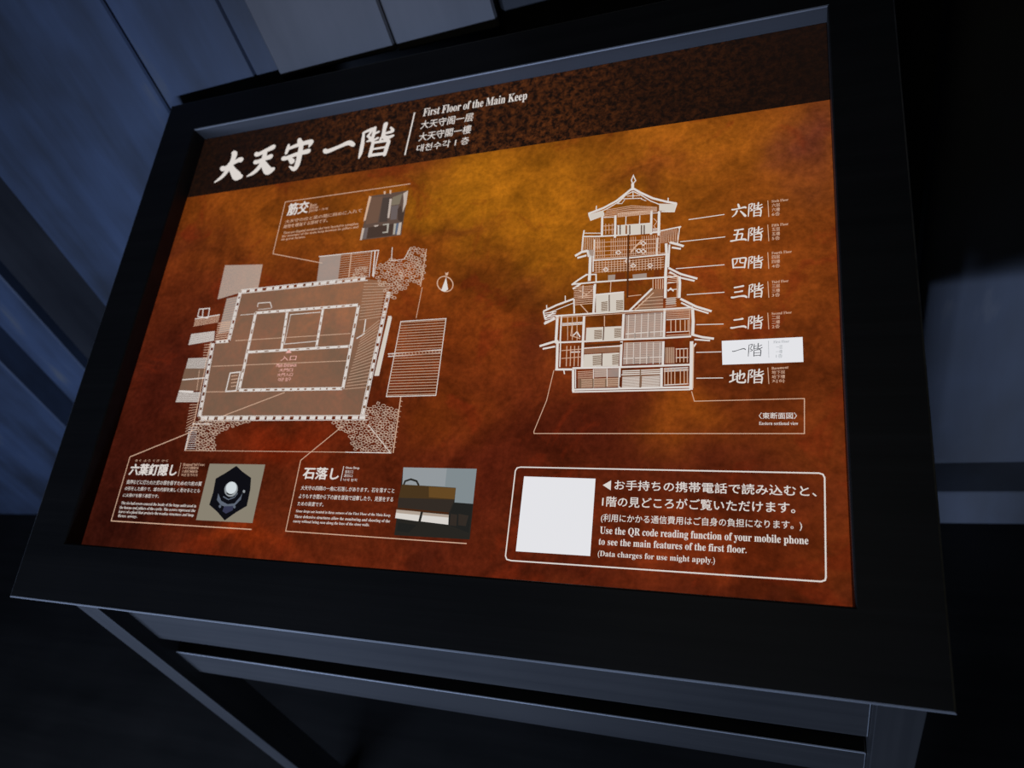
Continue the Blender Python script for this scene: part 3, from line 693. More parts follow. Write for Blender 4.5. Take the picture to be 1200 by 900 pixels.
  ('L',[(4014,1578),(4023,1557),(4001,1548),(3972,1551),(3959,1571),(3983,1588),(4014,1578)],0.62,12),
  ('L',[(4185,1730),(4214,1754),(4250,1733),(4225,1713),(4185,1730)],0.62,12),
  ('L',[(4170,1371),(4137,1387),(4166,1404),(4197,1386),(4170,1371)],0.61,12),
  ('L',[(3665,1666),(3693,1667),(3711,1649),(3693,1636),(3666,1643),(3665,1666)],0.63,12),
  ('L',[(4302,1688),(4334,1690),(4341,1666),(4307,1668),(4302,1688)],0.61,12),
  ('L',[(3621,1558),(3631,1579),(3670,1570),(3672,1549),(3644,1543),(3621,1558)],0.63,12),
  ('L',[(4277,1366),(4295,1345),(4266,1334),(4241,1358),(4277,1366)],0.6,12),
  ('L',[(3808,1411),(3834,1388),(3799,1375),(3779,1399),(3808,1411)],0.62,12),
  ('L',[(4102,1749),(4078,1742),(4057,1758),(4070,1775),(4097,1768),(4102,1749)],0.62,12),
  ('L',[(3703,1526),(3726,1540),(3750,1518),(3721,1509),(3703,1526)],0.63,12),
  ('L',[(3949,1493),(3993,1499),(4010,1472),(3969,1466),(3949,1493)],0.62,12),
  ('L',[(4248,1472),(4207,1487),(4225,1514),(4262,1497),(4248,1472)],0.61,12),
  ('L',[(4221,1394),(4254,1395),(4260,1373),(4229,1373),(4221,1394)],0.6,12),
  ('L',[(3969,1606),(3963,1590),(3943,1585),(3921,1596),(3924,1610),(3945,1617),(3969,1606)],0.62,12),
  ('L',[(3940,1382),(3924,1405),(3954,1416),(3985,1404),(3978,1382),(3940,1382)],0.62,12),
  ('L',[(3854,1612),(3819,1627),(3828,1650),(3861,1647),(3877,1627),(3854,1612)],0.63,12),
  ('L',[(4156,1759),(4176,1742),(4158,1728),(4131,1734),(4125,1754),(4156,1759)],0.62,12),
  ('L',[(4142,1697),(4142,1718),(4167,1723),(4190,1708),(4172,1690),(4142,1697)],0.62,12),
  ('L',[(3527,1633),(3493,1624),(3467,1638),(3477,1659),(3517,1656),(3527,1633)],0.64,12),
  ('L',[(4294,1700),(4269,1711),(4270,1730),(4303,1730),(4315,1709),(4294,1700)],0.61,12),
  ('L',[(4048,1442),(4014,1451),(4024,1472),(4050,1476),(4070,1455),(4048,1442)],0.61,12),
  ('L',[(4309,1548),(4300,1566),(4320,1578),(4343,1565),(4338,1548),(4309,1548)],0.61,12),
  ('L',[(3553,1675),(3570,1685),(3597,1680),(3607,1660),(3584,1651),(3555,1656),(3553,1675)],0.64,12),
  ('L',[(3958,1324),(3921,1345),(3950,1361),(3981,1346),(3958,1324)],0.61,12),
  ('L',[(4347,1385),(4315,1382),(4301,1401),(4320,1414),(4350,1403),(4347,1385)],0.6,12),
  ('L',[(4048,1433),(4078,1429),(4086,1411),(4067,1400),(4043,1405),(4030,1421),(4048,1433)],0.61,12),
  ('L',[(3772,1487),(3783,1467),(3761,1456),(3733,1470),(3743,1489),(3772,1487)],0.62,12),
  ('L',[(4120,1332),(4141,1323),(4134,1308),(4107,1308),(4094,1318),(4095,1332),(4120,1332)],0.61,12),
  ('L',[(4045,1630),(4032,1649),(4052,1664),(4077,1650),(4075,1632),(4045,1630)],0.62,12),
  ('L',[(3574,1580),(3546,1587),(3536,1602),(3550,1614),(3577,1610),(3588,1594),(3574,1580)],0.64,12),
  ('L',[(4140,1340),(4101,1346),(4103,1373),(4140,1368),(4140,1340)],0.61,12),
  ('L',[(4148,1605),(4174,1611),(4195,1596),(4181,1582),(4153,1586),(4148,1605)],0.61,12),
  ('L',[(4249,1311),(4284,1308),(4282,1284),(4245,1291),(4249,1311)],0.6,12),
  ('L',[(4125,1612),(4109,1629),(4121,1648),(4149,1637),(4154,1617),(4125,1612)],0.62,12),
  ('L',[(3814,1433),(3784,1429),(3765,1449),(3786,1463),(3820,1453),(3814,1433)],0.62,12),
  ('L',[(4346,1297),(4329,1283),(4301,1295),(4304,1311),(4334,1313),(4346,1297)],0.6,12),
  ('L',[(4003,1547),(4033,1549),(4057,1531),(4031,1518),(4000,1524),(4003,1547)],0.62,12),
  ('L',[(4096,1546),(4096,1564),(4132,1565),(4142,1548),(4122,1537),(4096,1546)],0.61,12),
  ('L',[(4260,1422),(4288,1421),(4301,1404),(4284,1393),(4261,1391),(4248,1409),(4260,1422)],0.6,12),
  ('L',[(3938,1758),(3919,1776),(3939,1790),(3969,1781),(3966,1760),(3938,1758)],0.63,12),
  ('L',[(4068,1711),(4045,1729),(4067,1743),(4095,1724),(4068,1711)],0.62,12),
  ('L',[(4290,1602),(4308,1589),(4294,1572),(4266,1574),(4255,1589),(4262,1606),(4290,1602)],0.61,12),
  ('L',[(4151,1498),(4171,1505),(4194,1498),(4198,1478),(4177,1472),(4152,1480),(4151,1498)],0.61,12),
  ('L',[(4328,1415),(4304,1408),(4280,1419),(4283,1439),(4306,1444),(4327,1435),(4328,1415)],0.6,12),
  ('L',[(3988,1640),(3985,1658),(4014,1663),(4035,1645),(4014,1628),(3988,1640)],0.62,12),
  ('L',[(4137,1649),(4135,1666),(4161,1676),(4182,1659),(4169,1639),(4137,1649)],0.62,12),
  ('L',[(4114,1494),(4114,1474),(4085,1473),(4061,1484),(4068,1504),(4092,1507),(4114,1494)],0.61,12),
  ('L',[(4326,1383),(4354,1369),(4350,1348),(4318,1351),(4305,1367),(4326,1383)],0.6,12),
  ('L',[(4073,1863),(4037,1869),(4041,1895),(4077,1887),(4073,1863)],0.63,12),
  ('L',[(4224,1342),(4256,1338),(4263,1317),(4234,1311),(4206,1324),(4224,1342)],0.6,12),
  ('L',[(3828,1490),(3822,1464),(3789,1472),(3789,1498),(3828,1490)],0.62,12),
  ('L',[(3967,1713),(4008,1709),(4007,1688),(3972,1687),(3967,1713)],0.62,12),
  ('L',[(3811,1511),(3805,1537),(3846,1535),(3850,1510),(3811,1511)],0.62,12),
  ('L',[(3874,1340),(3875,1358),(3905,1357),(3912,1340),(3894,1330),(3874,1340)],0.62,12),
  ('L',[(4223,1398),(4194,1395),(4185,1415),(4219,1419),(4223,1398)],0.61,12),
  ('L',[(3747,1532),(3719,1549),(3733,1566),(3763,1562),(3777,1542),(3747,1532)],0.63,12),
  ('L',[(4251,1782),(4233,1763),(4200,1771),(4191,1792),(4222,1801),(4251,1782)],0.62,12),
  ('L',[(4261,1621),(4247,1642),(4274,1653),(4305,1638),(4292,1615),(4261,1621)],0.61,12),
  ('L',[(3692,1606),(3658,1600),(3636,1619),(3654,1638),(3688,1627),(3692,1606)],0.64,12),
  ('L',[(4147,1346),(4161,1370),(4202,1361),(4187,1337),(4147,1346)],0.6,12),
  ('L',[(3940,1373),(3913,1363),(3887,1379),(3898,1399),(3931,1398),(3940,1373)],0.62,12),
  ('L',[(3927,1429),(3909,1421),(3888,1433),(3885,1447),(3907,1454),(3928,1446),(3927,1429)],0.62,12),
  ('L',[(4207,1436),(4188,1418),(4153,1431),(4155,1453),(4189,1459),(4207,1436)],0.61,12),
  ('L',[(4328,1697),(4306,1712),(4321,1730),(4354,1722),(4356,1702),(4328,1697)],0.61,12),
  ('L',[(4104,1537),(4093,1517),(4064,1517),(4052,1538),(4076,1547),(4104,1537)],0.61,12),
  ('L',[(4155,1452),(4135,1431),(4097,1442),(4113,1467),(4155,1452)],0.61,12),
  ('L',[(4009,1421),(3997,1402),(3969,1407),(3962,1426),(3984,1435),(4009,1421)],0.61,12),
  ('L',[(4251,1531),(4250,1514),(4219,1513),(4205,1531),(4225,1541),(4251,1531)],0.61,12),
  ('L',[(3861,1475),(3885,1466),(3886,1446),(3855,1444),(3843,1463),(3861,1475)],0.62,12),
  ('L',[(3996,1535),(3962,1517),(3931,1545),(3966,1562),(3996,1535)],0.62,12),
  ('L',[(4323,1579),(4294,1588),(4287,1610),(4322,1613),(4337,1595),(4323,1579)],0.61,12),
  ('L',[(3974,1681),(3946,1667),(3914,1685),(3925,1708),(3962,1701),(3974,1681)],0.63,12),
  ('L',[(4109,1781),(4085,1795),(4091,1814),(4124,1810),(4132,1791),(4109,1781)],0.62,12),
  ('L',[(4228,1816),(4207,1801),(4169,1807),(4165,1829),(4198,1834),(4228,1816)],0.62,12),
  ('L',[(3866,1577),(3894,1586),(3915,1568),(3902,1554),(3873,1558),(3866,1577)],0.62,12),
  ('L',[(4110,1440),(4128,1417),(4101,1408),(4070,1417),(4082,1435),(4110,1440)],0.61,12),
  ('L',[(4134,1532),(4162,1520),(4159,1502),(4127,1499),(4108,1510),(4104,1531),(4134,1532)],0.61,12),
  ('L',[(3823,1415),(3859,1426),(3878,1399),(3842,1393),(3823,1415)],0.62,12),
  ('L',[(4180,1545),(4149,1554),(4152,1576),(4189,1576),(4202,1556),(4180,1545)],0.61,12),
  ('L',[(3597,1650),(3594,1669),(3614,1678),(3647,1670),(3650,1652),(3624,1643),(3597,1650)],0.64,12),
  ('L',[(3822,1562),(3789,1557),(3781,1580),(3809,1583),(3822,1562)],0.63,12),
  ('L',[(4253,1523),(4290,1521),(4284,1499),(4248,1501),(4253,1523)],0.61,12),
  ('L',[(4353,1448),(4325,1437),(4308,1457),(4331,1468),(4353,1448)],0.6,12),
  ('L',[(4060,1788),(4048,1764),(4009,1779),(4026,1802),(4060,1788)],0.63,12),
  ('L',[(3980,1458),(3950,1447),(3923,1460),(3930,1480),(3966,1478),(3980,1458)],0.62,12),
  ('L',[(4221,1625),(4214,1612),(4187,1612),(4170,1624),(4183,1641),(4206,1639),(4221,1625)],0.61,12),
  ('L',[(4246,1752),(4248,1771),(4276,1774),(4297,1755),(4273,1739),(4246,1752)],0.62,12),
  ('L',[(4157,1804),(4178,1780),(4152,1765),(4131,1789),(4157,1804)],0.62,12),
  ('L',[(3800,1547),(3806,1525),(3773,1525),(3764,1548),(3800,1547)],0.63,12),
  ('L',[(4161,1852),(4156,1834),(4135,1829),(4109,1839),(4110,1860),(4136,1863),(4161,1852)],0.63,12),
  ('L',[(3907,1590),(3874,1605),(3884,1626),(3919,1627),(3931,1605),(3907,1590)],0.63,12),
  ('L',[(4197,1467),(4222,1471),(4246,1459),(4242,1445),(4218,1440),(4193,1450),(4197,1467)],0.61,12),
  ('L',[(4079,1287),(4042,1293),(4043,1320),(4082,1313),(4079,1287)],0.61,12),
  ('L',[(4007,1316),(3981,1314),(3963,1331),(3984,1343),(4008,1335),(4007,1316)],0.61,12),
  ('L',[(4341,1630),(4316,1624),(4300,1643),(4329,1648),(4341,1630)],0.61,12),
  ('L',[(3588,1588),(3618,1585),(3626,1564),(3616,1550),(3587,1552),(3570,1571),(3588,1588)],0.63,12),
  ('L',[(3932,1475),(3905,1463),(3871,1473),(3878,1491),(3913,1495),(3932,1475)],0.62,12),
  ('L',[(4037,1827),(4000,1823),(3988,1845),(4024,1851),(4037,1827)],0.63,12),
  ('L',[(3644,1622),(3655,1599),(3629,1586),(3596,1600),(3603,1626),(3644,1622)],0.64,12),
  ('L',[(4074,1698),(4095,1716),(4130,1704),(4111,1684),(4074,1698)],0.62,12),
  ('L',[(4025,1385),(4002,1394),(4007,1410),(4028,1414),(4052,1405),(4047,1388),(4025,1385)],0.61,12),
  ('L',[(3957,1731),(3933,1717),(3904,1731),(3909,1753),(3941,1755),(3957,1731)],0.63,12),
  ('L',[(3967,1320),(3973,1305),(3953,1295),(3930,1310),(3941,1327),(3967,1320)],0.61,12),
  ('L',[(4217,1674),(4195,1669),(4171,1682),(4185,1698),(4211,1693),(4217,1674)],0.62,12),
  ('L',[(4216,1807),(4242,1828),(4274,1807),(4250,1787),(4216,1807)],0.62,12),
  ('L',[(4128,1465),(4114,1491),(4144,1497),(4162,1474),(4128,1465)],0.61,12),
  ('L',[(3981,1446),(3996,1462),(4022,1455),(4031,1436),(4002,1431),(3981,1446)],0.61,12),
  ('L',[(3973,1769),(3974,1789),(4000,1792),(4010,1772),(3996,1759),(3973,1769)],0.63,12),
  ('L',[(3673,1555),(3705,1541),(3695,1522),(3662,1532),(3673,1555)],0.63,12),
  ('L',[(4124,1397),(4111,1415),(4131,1424),(4153,1415),(4150,1396),(4124,1397)],0.61,12),
  ('L',[(4009,1620),(4019,1601),(3996,1587),(3970,1603),(3977,1623),(4009,1620)],0.62,12),
  ('L',[(4069,1511),(4077,1487),(4042,1485),(4024,1503),(4038,1523),(4069,1511)],0.61,12),
  ('L',[(4028,1289),(4002,1296),(4001,1314),(4033,1316),(4042,1301),(4028,1289)],0.61,12),
  ('L',[(3719,1679),(3749,1661),(3744,1640),(3708,1640),(3697,1663),(3719,1679)],0.63,12),
  ('L',[(4310,1764),(4294,1785),(4307,1803),(4339,1795),(4341,1771),(4310,1764)],0.62,12),
  ('L',[(4355,1473),(4326,1473),(4314,1490),(4334,1499),(4358,1491),(4355,1473)],0.6,12),
  ('L',[(3891,1325),(3872,1308),(3839,1318),(3853,1340),(3891,1325)],0.62,12),
  ('L',[(4161,1575),(4124,1571),(4103,1592),(4120,1612),(4155,1600),(4161,1575)],0.62,12),
  ('L',[(4270,1539),(4261,1557),(4284,1566),(4309,1554),(4298,1536),(4270,1539)],0.61,12),
  ('L',[(4179,1540),(4204,1533),(4214,1517),(4197,1507),(4174,1509),(4161,1527),(4179,1540)],0.61,12),
  ('L',[(3556,1653),(3590,1648),(3599,1628),(3581,1612),(3553,1620),(3539,1638),(3556,1653)],0.64,12),
  ('L',[(3866,1372),(3863,1358),(3840,1353),(3821,1365),(3826,1381),(3849,1382),(3866,1372)],0.62,12),
  ('L',[(4314,1352),(4336,1343),(4335,1324),(4308,1318),(4283,1329),(4283,1349),(4314,1352)],0.6,12),
  ('L',[(3908,1650),(3872,1635),(3845,1663),(3882,1675),(3908,1650)],0.63,12),
  ('L',[(4318,1480),(4307,1470),(4286,1471),(4276,1483),(4284,1494),(4307,1493),(4318,1480)],0.61,12),
  ('L',[(4190,1740),(4162,1754),(4169,1770),(4197,1770),(4209,1754),(4190,1740)],0.62,12),
  ('L',[(3976,1615),(4335,1283)],0.99,0),
  ('L',[(3734,1285),(4346,1283)],0.99,0),
  ('L',[(1617,1363),(1652,1361),(1663,1335),(1631,1329),(1595,1346),(1617,1363)],0.71,12),
  ('L',[(1463,1453),(1445,1469),(1458,1484),(1488,1478),(1497,1455),(1463,1453)],0.72,12),
  ('L',[(1672,1614),(1644,1593),(1606,1617),(1634,1640),(1672,1614)],0.72,12),
  ('L',[(1397,1552),(1437,1554),(1465,1531),(1431,1515),(1391,1531),(1397,1552)],0.72,12),
  ('L',[(1624,1485),(1648,1464),(1622,1453),(1590,1472),(1624,1485)],0.71,12),
  ('L',[(1526,1392),(1516,1369),(1473,1371),(1448,1393),(1482,1407),(1526,1392)],0.72,12),
  ('L',[(1704,1619),(1704,1643),(1744,1647),(1766,1625),(1745,1606),(1704,1619)],0.72,12),
  ('L',[(1663,1565),(1691,1542),(1658,1527),(1633,1551),(1663,1565)],0.72,12),
  ('L',[(1451,1618),(1460,1637),(1499,1632),(1507,1614),(1480,1603),(1451,1618)],0.73,12),
  ('L',[(1507,1566),(1486,1552),(1445,1568),(1441,1585),(1467,1601),(1502,1590),(1507,1566)],0.73,12),
  ('L',[(1727,1378),(1705,1400),(1734,1414),(1770,1400),(1765,1381),(1727,1378)],0.71,12),
  ('L',[(1742,1658),(1726,1677),(1756,1690),(1787,1671),(1775,1655),(1742,1658)],0.72,12),
  ('L',[(1702,1587),(1659,1602),(1680,1624),(1727,1609),(1702,1587)],0.72,12),
  ('L',[(1455,1665),(1444,1688),(1457,1706),(1495,1701),(1520,1679),(1493,1664),(1455,1665)],0.73,12),
  ('L',[(1991,1647),(2001,1631),(1980,1620),(1951,1631),(1945,1646),(1964,1657),(1991,1647)],0.71,12),
  ('L',[(1363,1645),(1382,1661),(1425,1654),(1428,1628),(1389,1622),(1363,1645)],0.73,12),
  ('L',[(1630,1509),(1611,1492),(1573,1504),(1592,1522),(1630,1509)],0.72,12),
  ('L',[(1857,1644),(1853,1621),(1815,1628),(1820,1655),(1857,1644)],0.71,12),
  ('L',[(1745,1587),(1777,1568),(1759,1547),(1717,1555),(1713,1579),(1745,1587)],0.71,12),
  ('L',[(1797,1561),(1822,1579),(1863,1562),(1861,1538),(1818,1538),(1797,1561)],0.71,12),
  ('L',[(1650,1373),(1698,1372),(1696,1347),(1650,1349),(1650,1373)],0.71,12),
  ('L',[(1541,1318),(1573,1329),(1614,1311),(1593,1292),(1547,1293),(1541,1318)],0.71,12),
  ('L',[(2043,1688),(2062,1654),(2003,1653),(1989,1684),(2043,1688)],0.71,12),
  ('L',[(1796,1573),(1774,1600),(1808,1617),(1852,1597),(1841,1570),(1796,1573)],0.71,12),
  ('L',[(1495,1424),(1518,1435),(1556,1425),(1563,1408),(1535,1393),(1498,1405),(1495,1424)],0.71,12),
  ('L',[(1974,1604),(2007,1609),(2018,1589),(1988,1584),(1974,1604)],0.7,12),
  ('L',[(1785,1323),(1753,1306),(1714,1321),(1723,1343),(1763,1344),(1785,1323)],0.7,12),
  ('L',[(1909,1585),(1931,1568),(1909,1552),(1877,1554),(1852,1574),(1873,1589),(1909,1585)],0.71,12),
  ('L',[(1670,1483),(1644,1510),(1693,1519),(1711,1487),(1670,1483)],0.71,12),
  ('L',[(1649,1649),(1624,1662),(1630,1677),(1655,1682),(1678,1671),(1680,1652),(1649,1649)],0.72,12),
  ('L',[(1480,1503),(1516,1512),(1532,1489),(1503,1479),(1480,1503)],0.72,12),
  ('L',[(1538,1654),(1525,1677),(1550,1686),(1580,1671),(1571,1652),(1538,1654)],0.73,12),
  ('L',[(1543,1541),(1511,1558),(1508,1575),(1541,1582),(1568,1570),(1570,1549),(1543,1541)],0.72,12),
  ('L',[(1769,1481),(1736,1481),(1713,1501),(1743,1511),(1781,1500),(1769,1481)],0.71,12),
  ('L',[(1451,1569),(1431,1557),(1397,1567),(1392,1586),(1415,1594),(1449,1588),(1451,1569)],0.73,12),
  ('L',[(1945,1609),(1936,1590),(1893,1596),(1887,1616),(1921,1624),(1945,1609)],0.71,12),
  ('L',[(1612,1318),(1645,1315),(1653,1295),(1625,1286),(1602,1303),(1612,1318)],0.71,12),
  ('L',[(1650,1420),(1626,1405),(1591,1413),(1590,1436),(1624,1444),(1650,1420)],0.71,12),
  ('L',[(1614,1597),(1644,1581),(1654,1560),(1620,1555),(1593,1565),(1583,1585),(1614,1597)],0.72,12),
  ('L',[(2250,1660),(2217,1643),(2180,1663),(2211,1682),(2250,1660)],0.7,12),
  ('L',[(1525,1380),(1557,1380),(1586,1366),(1572,1350),(1538,1347),(1513,1364),(1525,1380)],0.71,12),
  ('L',[(2067,1648),(2093,1625),(2063,1610),(2029,1623),(2031,1643),(2067,1648)],0.7,12),
  ('L',[(1719,1429),(1712,1415),(1688,1411),(1663,1420),(1666,1436),(1692,1439),(1719,1429)],0.71,12),
  ('L',[(1568,1614),(1535,1604),(1497,1627),(1519,1648),(1565,1639),(1568,1614)],0.73,12),
  ('L',[(1775,1681),(1796,1691),(1824,1688),(1839,1671),(1819,1659),(1791,1664),(1775,1681)],0.71,12),
  ('L',[(1678,1536),(1703,1549),(1737,1532),(1730,1512),(1689,1510),(1678,1536)],0.71,12),
  ('L',[(1486,1413),(1444,1427),(1465,1449),(1508,1433),(1486,1413)],0.72,12),
  ('L',[(1853,1656),(1815,1671),(1834,1690),(1873,1689),(1887,1664),(1853,1656)],0.71,12),
  ('L',[(1572,1386),(1553,1408),(1573,1425),(1608,1411),(1608,1387),(1572,1386)],0.71,12),
  ('L',[(1654,1418),(1701,1401),(1668,1380),(1627,1399),(1654,1418)],0.71,12),
  ('L',[(1536,1467),(1529,1489),(1566,1494),(1588,1474),(1572,1456),(1536,1467)],0.72,12),
  ('L',[(1936,1685),(1950,1665),(1926,1657),(1892,1665),(1885,1683),(1912,1691),(1936,1685)],0.71,12),
  ('L',[(1517,1519),(1476,1519),(1462,1539),(1482,1556),(1518,1540),(1517,1519)],0.72,12),
  ('L',[(2113,1665),(2149,1638),(2109,1625),(2072,1648),(2113,1665)],0.7,12),
  ('L',[(1765,1652),(1803,1650),(1831,1627),(1796,1609),(1753,1627),(1765,1652)],0.71,12),
  ('L',[(1608,1614),(1574,1615),(1559,1634),(1582,1645),(1616,1632),(1608,1614)],0.72,12),
  ('L',[(1743,1536),(1790,1542),(1816,1512),(1764,1507),(1743,1536)],0.71,12),
  ('L',[(1441,1673),(1461,1654),(1452,1638),(1419,1647),(1409,1668),(1441,1673)],0.73,12),
  ('L',[(1677,1314),(1710,1295),(1688,1274),(1655,1296),(1677,1314)],0.7,12),
  ('L',[(1811,1284),(1783,1277),(1759,1294),(1752,1313),(1787,1318),(1810,1306),(1811,1284)],0.7,12),
  ('L',[(2155,1681),(2196,1672),(2197,1651),(2159,1644),(2139,1665),(2155,1681)],0.7,12),
  ('L',[(1717,1678),(1725,1656),(1697,1648),(1669,1668),(1685,1688),(1717,1678)],0.72,12),
  ('L',[(1503,1519),(1519,1540),(1557,1531),(1564,1509),(1535,1500),(1503,1519)],0.72,12),
  ('L',[(1354,1602),(1341,1619),(1365,1632),(1397,1621),(1411,1604),(1385,1594),(1354,1602)],0.73,12),
  ('L',[(1725,1425),(1689,1452),(1725,1468),(1763,1445),(1725,1425)],0.71,12),
  ('L',[(1704,1308),(1729,1320),(1767,1307),(1767,1284),(1740,1275),(1703,1287),(1704,1308)],0.7,12),
  ('L',[(1496,1328),(1472,1339),(1476,1355),(1506,1355),(1527,1345),(1523,1330),(1496,1328)],0.71,12),
  ('L',[(1578,1661),(1573,1688),(1628,1686),(1626,1660),(1578,1661)],0.72,12),
  ('L',[(1752,1364),(1781,1369),(1805,1352),(1788,1336),(1756,1346),(1752,1364)],0.7,12),
  ('L',[(1502,1292),(1499,1309),(1529,1312),(1550,1299),(1548,1285),(1523,1278),(1502,1292)],0.71,12),
  ('H',[(1279,1599),(1422,1598),(1481,1292),(1312,1291)],11,0.61,0),
  ('L',[(1325,1633),(1651,1632)],1.44,0),
  ('L',[(1316,1279),(3734,1285)],0.72,1),
  ('L',[(1310,1507),(1316,1279)],1.2,0),
  ('L',[(1269,1501),(1391,1564)],1.21,1),
  ('L',[(1748,1723),(2677,2040)],1.04,1),
  ('T', '▲', (2550, 2574), (2643, 2575), (2538, 2622), 0.015, 0, 7),
  ('T', '入口', (2498, 2470), (2737, 2466), (2480, 2537), 0.015, 0, 7),
  ('T', 'Main Entrance', (2454, 2386), (2765, 2380), (2441, 2434), 0.015, 0, 7),
  ('T', '大門口', (2512, 2317), (2723, 2315), (2500, 2364), 0.015, 0, 7),
  ('T', '大門入口', (2502, 2255), (2739, 2253), (2490, 2301), 0.015, 0, 7),
  ('T', '대문 입구', (2533, 2191), (2729, 2190), (2520, 2237), 0.015, 0, 7),
 ],
 'north_mark': [
  ('L',[(4792,3382),(4783,3405),(4769,3428),(4751,3449),(4730,3467),(4706,3481),(4682,3491),(4657,3496),(4634,3495),(4614,3489),(4597,3478),(4585,3463),(4578,3444),(4576,3422),(4580,3399),(4590,3375),(4604,3352),(4622,3332),(4644,3314),(4667,3300),(4692,3290),(4716,3286),(4738,3287),(4758,3292),(4775,3303),(4787,3318),(4794,3337),(4796,3359),(4792,3382)],1.33,1),
  ('F',[(4685,3483),(4739,3312),(4698,3285),(4647,3304)],0),
  ('F',[(4673,3507),(4661,3555),(4679,3538),(4707,3554),(4704,3505)],1),
 ],
 'keep_section_drawing': [
  ('L',[(6905,4609),(6886,4547),(6904,4493),(6936,4532),(6905,4609)],1.32,0),
  ('L',[(6903,4501),(6908,4406)],3.24,0),
  ('L',[(6907,4435),(6869,4405),(6728,4288),(6583,4214),(6405,4158)],2.64,0),
  ('L',[(6907,4435),(6994,4366),(7143,4267),(7288,4205),(7412,4161)],2.57,0),
  ('L',[(6913,4391),(6823,4346),(6742,4265),(6622,4195),(6439,4118)],1.22,0),
  ('L',[(6913,4391),(7008,4328),(7120,4235),(7230,4171),(7384,4137)],1.18,0),
  ('L',[(6412,4150),(6443,4068),(6590,4113),(6588,4149)],1.52,0),
  ('F',[(6418,4149),(6585,4185),(6591,4106),(6443,4068)],8),
  ('L',[(7412,4161),(7386,4061),(7246,4079)],1.44,0),
  ('F',[(7218,4187),(7406,4155),(7386,4061),(7221,4096)],8),
  ('L',[(6495,4254),(6497,4190)],1.23,0),
  ('L',[(7315,4250),(7315,4195)],1.17,0),
  ('L',[(6801,4307),(7022,4284)],1.0,0),
  ('L',[(6824,4339),(6743,4250),(6793,4244),(6826,4296)],0.81,0),
  ('L',[(6913,4384),(6918,4298)],1.0,0),
  ('L',[(6849,4336),(6996,4323)],0.8,0),
  ('L',[(7010,4278),(7072,4241)],0.79,0),
  ('L',[(6623,4180),(6905,4200),(7196,4141)],0.8,1),
  ('L',[(6615,4159),(6907,4176),(7196,4129)],0.8,1),
  ('L',[(6606,4137),(6908,4152),(7197,4116)],0.8,1),
  ('L',[(6598,4115),(6909,4128),(7198,4103)],0.8,1),
  ('L',[(6589,4094),(6911,4104),(7198,4091)],0.79,1),
  ('H',[(6751,4122),(7126,4115),(7129,4060),(6754,4065)],4,0.8,1),
  ('L',[(6763,4117),(6766,4069)],0.6,1),
  ('L',[(6787,4117),(6790,4069)],0.6,1),
  ('L',[(6810,4116),(6813,4068)],0.6,1),
  ('L',[(6833,4116),(6836,4068)],0.6,1),
  ('L',[(6856,4115),(6859,4067)],0.6,1),
  ('L',[(6880,4115),(6882,4067)],0.6,1),
  ('L',[(6903,4115),(6905,4067)],0.59,1),
  ('L',[(6926,4114),(6928,4066)],0.59,1),
  ('L',[(6949,4114),(6951,4066)],0.59,1),
  ('L',[(6972,4113),(6974,4066)],0.59,1),
  ('L',[(6995,4113),(6997,4065)],0.59,1),
  ('L',[(7017,4112),(7020,4065)],0.59,1),
  ('L',[(7040,4112),(7043,4064)],0.59,1),
  ('L',[(7063,4112),(7065,4064)],0.59,1),
  ('L',[(7086,4111),(7088,4064)],0.59,1),
  ('L',[(7108,4111),(7111,4063)],0.59,1),
  ('L',[(6575,4108),(6589,3833)],2.59,0),
  ('L',[(6728,4096),(6742,3802)],2.56,0),
  ('L',[(7136,4114),(7145,3798)],2.49,0),
  ('L',[(7222,4089),(7230,3775)],2.86,0),
  ('L',[(6852,4067),(6854,3955)],0.99,0),
  ('L',[(7009,4061),(7010,3950)],0.98,0),
  ('L',[(6592,4085),(6717,4076)],0.9,0),
  ('L',[(7152,4071),(7211,4070)],0.87,0),
  ('F',[(6761,3952),(6853,3952),(6860,3823),(6769,3824)],8),
  ('F',[(6871,3953),(7146,3941),(7151,3817),(6878,3824)],8),
  ('L',[(6755,3957),(7146,3945)],0.97,0),
  ('L',[(6791,3960),(6799,3837)],1.38,9),
  ('L',[(6901,3947),(6908,3825)],1.37,9),
  ('L',[(7034,3931),(7040,3810)],1.35,9),
  ('L',[(7064,3927),(7070,3806)],1.35,9),
  ('L',[(6623,3997),(6632,3863)],0.7,1),
  ('L',[(6661,3992),(6670,3859)],0.7,1),
  ('L',[(6698,3992),(6707,3854)],0.69,1),
  ('L',[(6600,3971),(6724,3968)],0.7,1),
  ('L',[(6604,3915),(6727,3912)],0.7,1),
  ('L',[(7167,4000),(7204,3954),(7171,3903),(7209,3845)],0.77,1),
  ('H',[(7160,3877),(7225,3875),(7228,3809),(7164,3809)],4,0.87,0),
  ('L',[(6367,3860),(6568,3840),(6868,3826),(7247,3819)],1.76,0),
  ('L',[(6374,3942),(6367,3860),(6369,3674)],1.62,0),
  ('L',[(6377,3904),(6572,3881)],1.0,0),
  ('L',[(7246,3833),(7454,3859)],1.51,0),
  ('L',[(7454,3859),(7437,3655)],1.12,0),
  ('L',[(7466,3865),(7443,3839)],1.88,0),
  ('H',[(6368,3845),(6381,3680),(6580,3674),(6570,3822)],9,0.71,1),
  ('H',[(7247,3826),(7253,3675),(7448,3675),(7431,3840)],10,0.67,1),
  ('L',[(6293,3615),(6370,3659),(6436,3667)],3.01,0),
  ('L',[(6322,3586),(6427,3609)],2.39,0),
  ('L',[(7504,3613),(7425,3649),(7351,3679)],2.79,0),
  ('L',[(7475,3584),(7378,3612)],2.24,0),
  ('L',[(6435,3675),(6454,3599),(6474,3597)],2.58,0),
  ('F',[(6435,3675),(6501,3675),(6508,3579),(6456,3577)],6),
